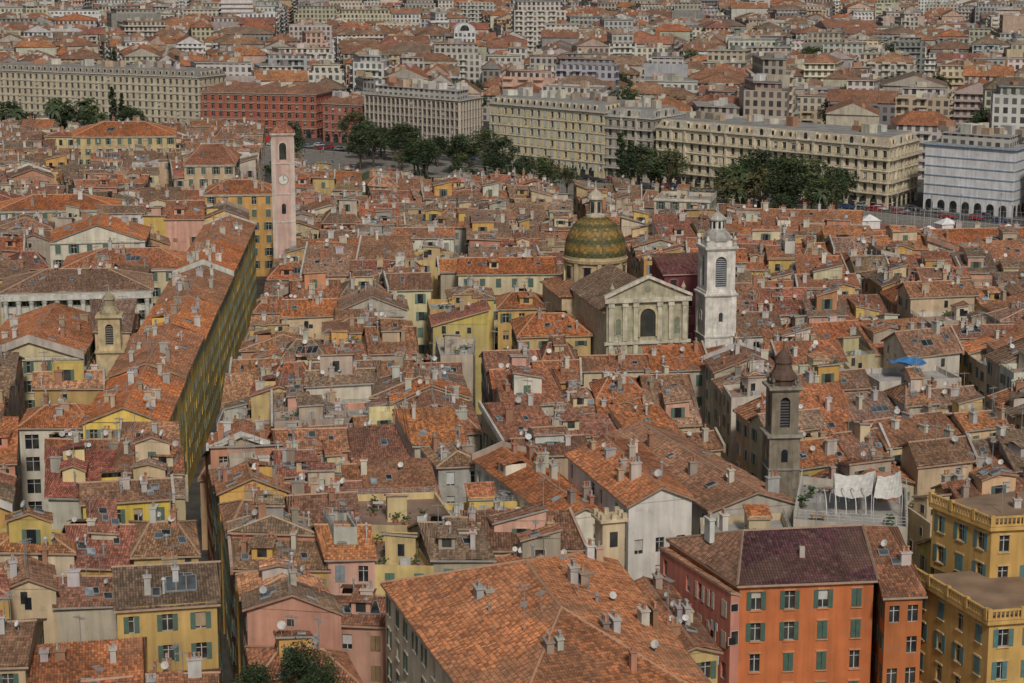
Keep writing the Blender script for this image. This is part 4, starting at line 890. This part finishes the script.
FARR = [([(-340, 905), (-70, 845), (-118, 1250), (-450, 1250)], 0), ([(-62, 800), (26, 730), (112, 1250), (-110, 1250)], 0), ([(34, 722), (215, 625), (430, 1250), (120, 1250)], 0),
        ([(-470, 1264), (-150, 1264), (-205, 1840), (-640, 1840)], 1), ([(-140, 1264), (150, 1264), (170, 1840), (-192, 1840)], 1), ([(162, 1264), (490, 1264), (640, 1840), (184, 1840)], 1),
        ([(-650, 1858), (-205, 1858), (-260, 2700), (-880, 2700)], 2), ([(-192, 1858), (190, 1858), (240, 2700), (-245, 2700)], 2), ([(203, 1858), (650, 1858), (880, 2700), (255, 2700)], 2)]
GREENS = []
for q, lod in FARR:
    S = (dict(h=17.5, hv=4, lot=54, area=560, min=11, block=100, gap=(8, 14)), dict(h=20, hv=5, lot=70, area=900, min=14, block=145, gap=(10, 17)), dict(h=21, hv=7, lot=88, area=1400, min=20, block=200, gap=(12, 22)))[lod]
    out = []; split(q, [True]*4, out, S); group = {}
    for p, fl, bh in out:
        if any(overlap(p, e) for e in EXC): continue
        cx, cy = sum(a[0] for a in p)/4, sum(a[1] for a in p)/4
        if abs(cx) > .27*cy+40: continue
        if R.random() < .05: GREENS.append((cx, cy)); continue
        z = max(10, bh+R.uniform(-5, 4.5)); tile = R.random() < (.8 if cx < 0 else .56) and z < 25
        if R.random() < .05: z += R.uniform(4, 11); tile = False
        if lod == 0: mb = MB(); farhouse(mb, p, fl, z, tile, 0); mb.obj('apartment_building')
        else:
            k = round(bh*1000); mb = group.setdefault(k, MB()); farhouse(mb, p, fl, z, tile, lod)
    for mb in group.values(): mb.obj('distant_city_block')
# ------------------------------------------------------------------ ground, roads
def simple_mat(name, c0, c1, scale, rough=.9):
    m, nt, b = newmat(name)
    n = noise(nt, scale, detail=6); r = N(nt, 'ShaderNodeMix', data_type='RGBA'); L(nt, rng(nt, n, .35, .65, 0, 1), r.inputs[0]); r.inputs[6].default_value = c0+(1,); r.inputs[7].default_value = c1+(1,)
    L(nt, r.outputs[2], b.inputs['Base Color']); b.inputs['Roughness'].default_value = rough; return m
def sheet(name, pts, z, mat):
    me = bpy.data.meshes.new(name); me.from_pydata([p+(z,) for p in pts], [], [tuple(range(len(pts)))]); me.materials.append(mat)
    o = bpy.data.objects.new(name, me); sc.collection.objects.link(o); return o
m_g = simple_mat('street_ground', (.055, .05, .047), (.1, .095, .088), .3)
m_as = simple_mat('asphalt', (.045, .045, .047), (.065, .064, .062), .5)
m_pv = simple_mat('paving', (.16, .15, .135), (.25, .23, .2), .4)
m_red = simple_mat('red_court', (.22, .09, .065), (.3, .15, .11), .3)
m_gr = simple_mat('grass', (.04, .07, .02), (.08, .1, .04), .5)
sheet('ground', [(-15000, -3000), (15000, -3000), (15000, 25000), (-15000, 25000)], 0, m_g)
def strip(name, a, b, w, z, mat):
    l, d, n, P = frame(a, b)
    return sheet(name, [P(0, 0, w/2)[:2], P(l, 0, w/2)[:2], P(l, 0, -w/2)[:2], P(0, 0, -w/2)[:2]], z, mat)
pl = [(-128, 790), (-84, 690), (-66, 570), (12, 528), (60, 490), (88, 450), (200, 450), (200, 545), (170, 556), (118, 578), (45, 648), (-12, 700), (-22, 735), (-60, 772)]
sheet('plaza_paving', pl, .12, m_pv)
for a, b in (((-120, 800), (-22, 728)), ((-22, 728), (45, 645)), ((45, 645), (150, 556))):
    strip('road', a, b, 13, .124, m_as)
    l, d, n, P = frame(a, b)
    mb = MB()
    for k in range(int(l/6)): mb.face([P(k*6, .128, -.08), P(k*6+3, .128, -.08), P(k*6+3, .128, .08), P(k*6, .128, .08)], PLAIN, (.75, .75, .75))
    mb.obj('lane_marking')
    mb = MB()
    for o in (6.5, -6.8): mb.obox(P(0, .125, o), (d[0]*l, d[1]*l, 0), (n[0]*.3, n[1]*.3, 0), (0, 0, .12), PLAIN, (.4, .39, .37))
    mb.obj('kerb')
sheet('sports_court', [(84, 500), (160, 500), (158, 540), (98, 562)], .135, m_red)
sheet('lawn', [(-60, 640), (-30, 600), (20, 590), (10, 640), (-50, 690)], .13, m_gr)
mb = MB()
for a, b in (((84, 499), (160, 499)), ((84, 499), (98, 563)), ((98, 563), (158, 541))): balustrade(mb, a, b, .14, (.4, .4, .4), 5, 1)
mb.obj('court_fence')
for k in range(10):
    mb = MB(); x, y = R.uniform(90, 150), R.uniform(505, 545)
    mb.lathe(x, y, [(.14, .13), (.1, 9), (.07, 11)], 6, PLAIN, (.35, .36, .37)); mb.box(x, y-.6, 10.9, 11.05, .25, 1.6, 0, PLAIN, (.4, .4, .4), True); mb.obj('street_lamp')
def tent(x, y, a):
    mb = MB(); mb.box(x, y, .13, 2.4, 5, 4, a, PLAIN, (.7, .7, .7)); E = sq(x, y, 5.6, 4.6, a); T = (x, y, 4.0)
    for i in range(4): mb.face([E[i]+(2.4,), E[(i+1) % 4]+(2.4,), T], PLAIN, (.75, .75, .74))
    mb.obj('marquee_tent')
for x, y in ((92, 536), (100, 552), (112, 530), (128, 520), (88, 508), (134, 533), (120, 545), (146, 512), (-50, 628), (-43, 624), (-46, 634)): tent(x, y, R.uniform(0, .5))
# ------------------------------------------------------------------ trees
def tree_mesh(name, h, r, leaves, ls, cols, kind='round', seed=0):
    T = random.Random(seed); mb = MB(); th = h*.38
    bk = (.09, .065, .045)
    def limb(a, b, r0, r1):
        n = 6; dv = sub(b, a); az = math.atan2(dv[1], dv[0]); t = (-math.sin(az), math.cos(az), 0); l = ln(dv) or 1; dv = tuple(q/l for q in dv)
        w = (dv[1]*t[2]-dv[2]*t[1], dv[2]*t[0]-dv[0]*t[2], dv[0]*t[1]-dv[1]*t[0])
        c = lambda p, rr, k: tuple(p[i]+rr*(math.cos(k*2*math.pi/n)*t[i]+math.sin(k*2*math.pi/n)*w[i]) for i in range(3))
        for k in range(n): mb.face([c(a, r0, k), c(a, r0, k+1), c(b, r1, k+1), c(b, r1, k)], PLAIN, bk)
    if kind == 'palm':
        limb((0, 0, 0), (.2, 0, h*.5), .3, .22); limb((.2, 0, h*.5), (.3, .1, h), .22, .2)
        for k in range(26):
            a = T.uniform(0, 6.28); up = T.uniform(-.3, 1); pr = None
            for j in range(7):
                t = j/6; rr = r*t*(1-.25*t); z = h+up*1.6*t*2-3.0*t*t*(1.2-up*.5); wd = .5*math.sin(math.pi*min(1, t+.12))+.05
                cx, cy = .3+rr*math.cos(a), .1+rr*math.sin(a); cur = ((cx-math.sin(a)*wd, cy+math.cos(a)*wd, z-.25), (cx, cy, z), (cx+math.sin(a)*wd, cy-math.cos(a)*wd, z-.25))
                if pr:
                    col = tuple(q*T.uniform(.7, 1.3) for q in T.choice(cols)); mb.face([pr[0], pr[1], cur[1], cur[0]], LEAF, col); mb.face([pr[1], pr[2], cur[2], cur[1]], LEAF, col)
                pr = cur
        o = mb.obj(name); me = o.data; bpy.data.objects.remove(o); return me
    limb((0, 0, 0), (.1, .1, th), .035*h, .022*h)
    cl = []
    if kind == 'cypress':
        limb((0, 0, th), (0, 0, h*.9), .02*h, .005*h)
        for k in range(26):
            t = k/26; rr = r*(1-t)**.6*T.uniform(.4, 1); a = T.uniform(0, 6.28); cl.append((rr*.6*math.cos(a), rr*.6*math.sin(a), h*(.12+.86*t), r*.55*(1-t*.7)))
    else:
        for k in range(24):
            a = T.uniform(0, 6.28); e = T.uniform(-.35, 1); rr = r*math.sqrt(max(.05, 1-e*e))*T.uniform(.35, .85); zz = h*.64+e*h*.3
            cl.append((rr*math.cos(a), rr*math.sin(a), zz, r*T.uniform(.2, .42)))
        for c in cl[:10]: limb((.1, .1, th*.9), (c[0]*.8, c[1]*.8, c[2]), .015*h, .004*h)
    per = leaves//len(cl)
    for c in cl:
        col = T.choice(cols); k0 = T.uniform(.65, 1.4)
        for _ in range(per):
            a, z = T.uniform(0, 6.28), T.uniform(-1, 1); s = math.sqrt(1-z*z); rr = c[3]*T.uniform(.5, 1.15)
            x, y, zz = c[0]+rr*s*math.cos(a), c[1]+rr*s*math.sin(a), c[2]+rr*z*.8
            u = [T.uniform(-1, 1) for _ in range(3)]; v = [T.uniform(-1, 1) for _ in range(3)]; q = ls*T.uniform(.6, 1.3); kk = k0*T.uniform(.75, 1.3)
            mb.face([(x-u[0]*q, y-u[1]*q, zz-u[2]*q*.6), (x+v[0]*q, y+v[1]*q, zz+v[2]*q*.6), (x+u[0]*q, y+u[1]*q, zz+u[2]*q*.6)], LEAF, tuple(w*kk for w in col))
    o = mb.obj(name); me = o.data; bpy.data.objects.remove(o); return me
DKG = [(.03, .05, .022), (.045, .07, .025), (.035, .055, .02)]; LTG = [(.08, .1, .03), (.06, .09, .035), (.05, .07, .025)]; BRN = [(.15, .12, .05), (.12, .1, .04)]
TM = [tree_mesh('plane_tree_mesh', 12, 5, 2600, .42, DKG, seed=1), tree_mesh('plane_tree_mesh', 13, 5.5, 2600, .42, LTG, seed=2), tree_mesh('plane_tree_mesh', 11, 5, 2400, .42, DKG, seed=3), tree_mesh('plane_tree_mesh', 11, 4.6, 900, .36, BRN, seed=4)]
CY = tree_mesh('cypress_mesh', 14, 2.2, 2200, .35, DKG, 'cypress', 5); PA = tree_mesh('palm_mesh', 11, 3.6, 0, 0, LTG+DKG, 'palm', 6)
NEARM = tree_mesh('holm_oak_mesh', 15.5, 4.8, 22000, .17, [(.025, .05, .016), (.04, .065, .02), (.03, .055, .018)], seed=9)
def put(me, name, x, y, s=1, z=.1, rz=None):
    o = bpy.data.objects.new(name, me); o.location = (x, y, z); o.scale = (s*R.uniform(.92, 1.08), s*R.uniform(.92, 1.08), s); o.rotation_euler = (0, 0, R.uniform(0, 6.28) if rz is None else rz); sc.collection.objects.link(o); return o
put(NEARM, 'holm_oak_tree', -19.6, 171, 1.1); put(NEARM, 'holm_oak_tree', -22.5, 166.5, 1.08); put(NEARM, 'holm_oak_tree', -17.4, 167, 1.04)
def row(a, b, k, w, ms, s=1):
    for i in range(k):
        t = (i+.5)/k; put(R.choice(ms), 'plane_tree', a[0]+(b[0]-a[0])*t+R.uniform(-w, w), a[1]+(b[1]-a[1])*t+R.uniform(-w, w), s*R.uniform(.7, 1.2))
row((-62, 745), (-24, 700), 10, 5, TM[:3], 1.1); row((-56, 705), (-22, 660), 10, 6, TM); row((-22, 690), (-4, 655), 6, 4, TM[:3], 1.1); row((-4, 640), (22, 615), 6, 4, TM, 1.0)
row((-14, 625), (14, 590), 6, 5, TM[1:]); row((34, 632), (54, 610), 6, 5, TM, 1.15); row((62, 600), (96, 570), 10, 6, TM[:2]+TM[:1], 1.25); row((60, 570), (84, 545), 7, 5, TM, 1.25); row((50, 575), (60, 555), 4, 3, TM[3:], 1.1)
row((-225, 800), (-150, 760), 14, 8, TM[:3], 1.2); row((-80, 740), (-72, 620), 8, 3, TM); row((-190, 790), (-130, 760), 8, 8, TM[:3], 1.1)
for x, y, s in ((33, 603, 1.6), (36, 607, 1.4), (80, 590, 1.2), (-158, 790, 1.6), (-155, 794, 1.4), (-29, 640, 1.1), (66, 640, 1.2)): put(CY, 'cypress_tree', x, y, s)
for k in range(14): put(PA, 'palm_tree', R.uniform(-205, -140), R.uniform(745, 800), R.uniform(1.1, 1.5))
for k in range(10): put(PA, 'palm_tree', R.uniform(50, 90), R.uniform(540, 570), R.uniform(.8, 1.2))
for x, y in ((165, 690), (168, 694), (-60, 960), (190, 900), (-190, 1010)): put(TM[0], 'plane_tree', x, y, 1.6)
for x, y in GREENS[:70]:
    for k in range(4): put(R.choice(TM[:3]), 'plane_tree', x+R.uniform(-9, 9), y+R.uniform(-9, 9), R.uniform(1.2, 1.8))
# ------------------------------------------------------------------ vehicles
def car_mesh(col, bus=False):
    mb = MB()
    if bus: prof = [(-5.5, .4), (5.5, .4), (5.6, 1.2), (5.4, 3.0), (-5.5, 3.0), (-5.6, 1.2)]; W = 2.5; wx = (3.6, -3.4)
    else: prof = [(-2.1, .35), (2.1, .35), (2.2, .75), (1.2, .92), (.5, 1.42), (-1.2, 1.45), (-1.9, .98), (-2.2, .9)]; W = 1.75; wx = (1.35, -1.35)
    w = W/2; k = len(prof)
    for i in range(k):
        a, b = prof[i], prof[(i+1) % k]; gl = (not bus and i in (3, 5))
        wa = w-.12 if a[1] > 1.2 and not bus else w; wb = w-.12 if b[1] > 1.2 and not bus else w
        mb.face([(a[0], -wa, a[1]), (b[0], -wb, b[1]), (b[0], wb, b[1]), (a[0], wa, a[1])], GLASS if gl else PLAIN, DG if gl else col)
    for s in (-1, 1):
        mb.face([(p[0], s*(w-.12 if p[1] > 1.2 and not bus else w), p[1]) for p in prof], PLAIN, col)
        if bus: mb.face([(-5.2, s*(w+.01), 1.4), (5.2, s*(w+.01), 1.4), (5.1, s*(w+.01), 2.6), (-5.2, s*(w+.01), 2.6)], GLASS, DG)
        else: mb.face([(1.05, s*(w+.0), .95), (.42, s*(w-.1), 1.36), (-1.15, s*(w-.1), 1.38), (-1.6, s*(w), .98)], GLASS, DG)
        for x in wx:
            ring = [(x+.33*math.cos(t*math.pi/6), s*(w+.02), .34+.33*math.sin(t*math.pi/6)) for t in range(12)]
            mb.face(ring, PLAIN, (.02, .02, .02)); mb.face([(x+.17*math.cos(t*math.pi/4), s*(w+.03), .34+.17*math.sin(t*math.pi/4)) for t in range(8)], PLAIN, (.4, .4, .4))
    o = mb.obj('m'); me = o.data; bpy.data.objects.remove(o); return me
CM = [car_mesh(c) for c in ((.6, .6, .6), (.05, .05, .06), (.3, .31, .33), (.35, .03, .03), (.04, .08, .2))]; BM = car_mesh((.5, .05, .04), True)
for a, b in (((-120, 800), (-22, 728)), ((-22, 728), (45, 645)), ((45, 645), (150, 556))):
    l, d, n, P = frame(a, b); rz = math.atan2(d[1], d[0]); u = 5
    while u < l-5:
        for o in (-4.5, -1.6, 1.6, 4.5):
            if R.random() < .45: p = P(u+R.uniform(-1, 1), 0, o); put(R.choice(CM), 'car', p[0], p[1], 1, .126, rz)
        u += 8
put(BM, 'bus', -100, 785, 1, .126, -.6)
# ------------------------------------------------------------------ people on the square
def person_mesh(i, tc, lc):
    V = [(0, 0, .95), (0, 0, 1.2), (0, 0, 1.42), (0, 0, 1.52), (0, 0, 1.66), (.09, 0, .9), (.1, .12, .5), (.1, .02, .08), (-.09, 0, .9), (-.1, -.12, .5), (-.1, -.22, .08), (.19, 0, 1.4), (.24, -.06, 1.12), (.24, .08, .88), (-.19, 0, 1.4), (-.24, .06, 1.12), (-.24, .16, .9), (.1, .12, .05), (-.1, -.1, .05)]
    Ed = [(0, 1), (1, 2), (2, 3), (3, 4), (0, 5), (5, 6), (6, 7), (0, 8), (8, 9), (9, 10), (2, 11), (11, 12), (12, 13), (2, 14), (14, 15), (15, 16), (7, 17), (10, 18)]
    rad = [.14, .13, .15, .06, .11, .1, .07, .05, .1, .07, .05, .07, .05, .035, .07, .05, .035, .04, .04]
    me = bpy.data.meshes.new('person'); me.from_pydata(V, Ed, []); o = bpy.data.objects.new('person_src', me); sc.collection.objects.link(o)
    md = o.modifiers.new('s', 'SKIN')
    for k, r_ in enumerate(rad): me.skin_vertices[0].data[k].radius = (r_, r_)
    me.skin_vertices[0].data[0].use_root = True
    s2 = o.modifiers.new('u', 'SUBSURF'); s2.levels = 1
    dg = bpy.context.evaluated_depsgraph_get(); m2 = bpy.data.meshes.new_from_object(o.evaluated_get(dg)); bpy.data.objects.remove(o)
    m2.materials.clear()
    for nme, c in (('clothes', tc), ('trousers', lc), ('skin', (.5, .3, .2)), ('hair', (.05, .03, .02))): m2.materials.append(simple_mat(nme, c, tuple(q*.8 for q in c), 3))
    for p in m2.polygons:
        z = p.center[2]; p.material_index = 1 if z < .93 else (0 if z < 1.5 else (3 if z > 1.7 or p.center[1] < -.03 else 2))
    return m2
try:
    PM = [person_mesh(0, (.3, .05, .05), (.03, .04, .08)), person_mesh(1, (.5, .5, .5), (.02, .02, .02)), person_mesh(2, (.04, .07, .15), (.2, .17, .12))]
    for k in range(40): put(R.choice(PM), 'pedestrian', R.uniform(-84, -62), R.uniform(600, 760), 1, .13)
    for k in range(10): put(R.choice(PM), 'pedestrian', R.uniform(-20, 40), R.uniform(560, 600), 1, .13)
except Exception as ex_: print('people', ex_)
# ------------------------------------------------------------------ world, light, camera
w = bpy.data.worlds.new('World'); sc.world = w; w.use_nodes = True; nt = w.node_tree
bg = nt.nodes['Background']; sky = nt.nodes.new('ShaderNodeTexSky'); sky.sky_type = 'NISHITA'; sky.sun_disc = False
el, az = math.radians(42), math.radians(170)
sky.sun_elevation = el; sky.sun_rotation = az; sky.dust_density = 3
hs = nt.nodes.new('ShaderNodeHueSaturation'); hs.inputs['Saturation'].default_value = .45
nt.links.new(sky.outputs[0], hs.inputs['Color']); nt.links.new(hs.outputs[0], bg.inputs[0]); bg.inputs[1].default_value = .05
ld = bpy.data.lights.new('sun', 'SUN'); ld.energy = 2.0; ld.angle = math.radians(6); ld.color = (1, .93, .82)
lo = bpy.data.objects.new('sun', ld); sc.collection.objects.link(lo)
from mathutils import Vector
dirv = Vector((math.sin(az)*math.cos(el), math.cos(az)*math.cos(el), math.sin(el)))
lo.rotation_euler = dirv.to_track_quat('Z', 'Y').to_euler()
cd = bpy.data.cameras.new('camera'); cd.lens = 70; cd.sensor_width = 36; cd.clip_end = 30000; cd.clip_start = 1
co = bpy.data.objects.new('camera', cd); co.location = (0, 0, 80); co.rotation_euler = (math.radians(78.5), 0, 0); sc.collection.objects.link(co); sc.camera = co
sc.view_settings.view_transform = 'Standard'; sc.view_settings.look = 'None'; sc.view_settings.exposure = 0
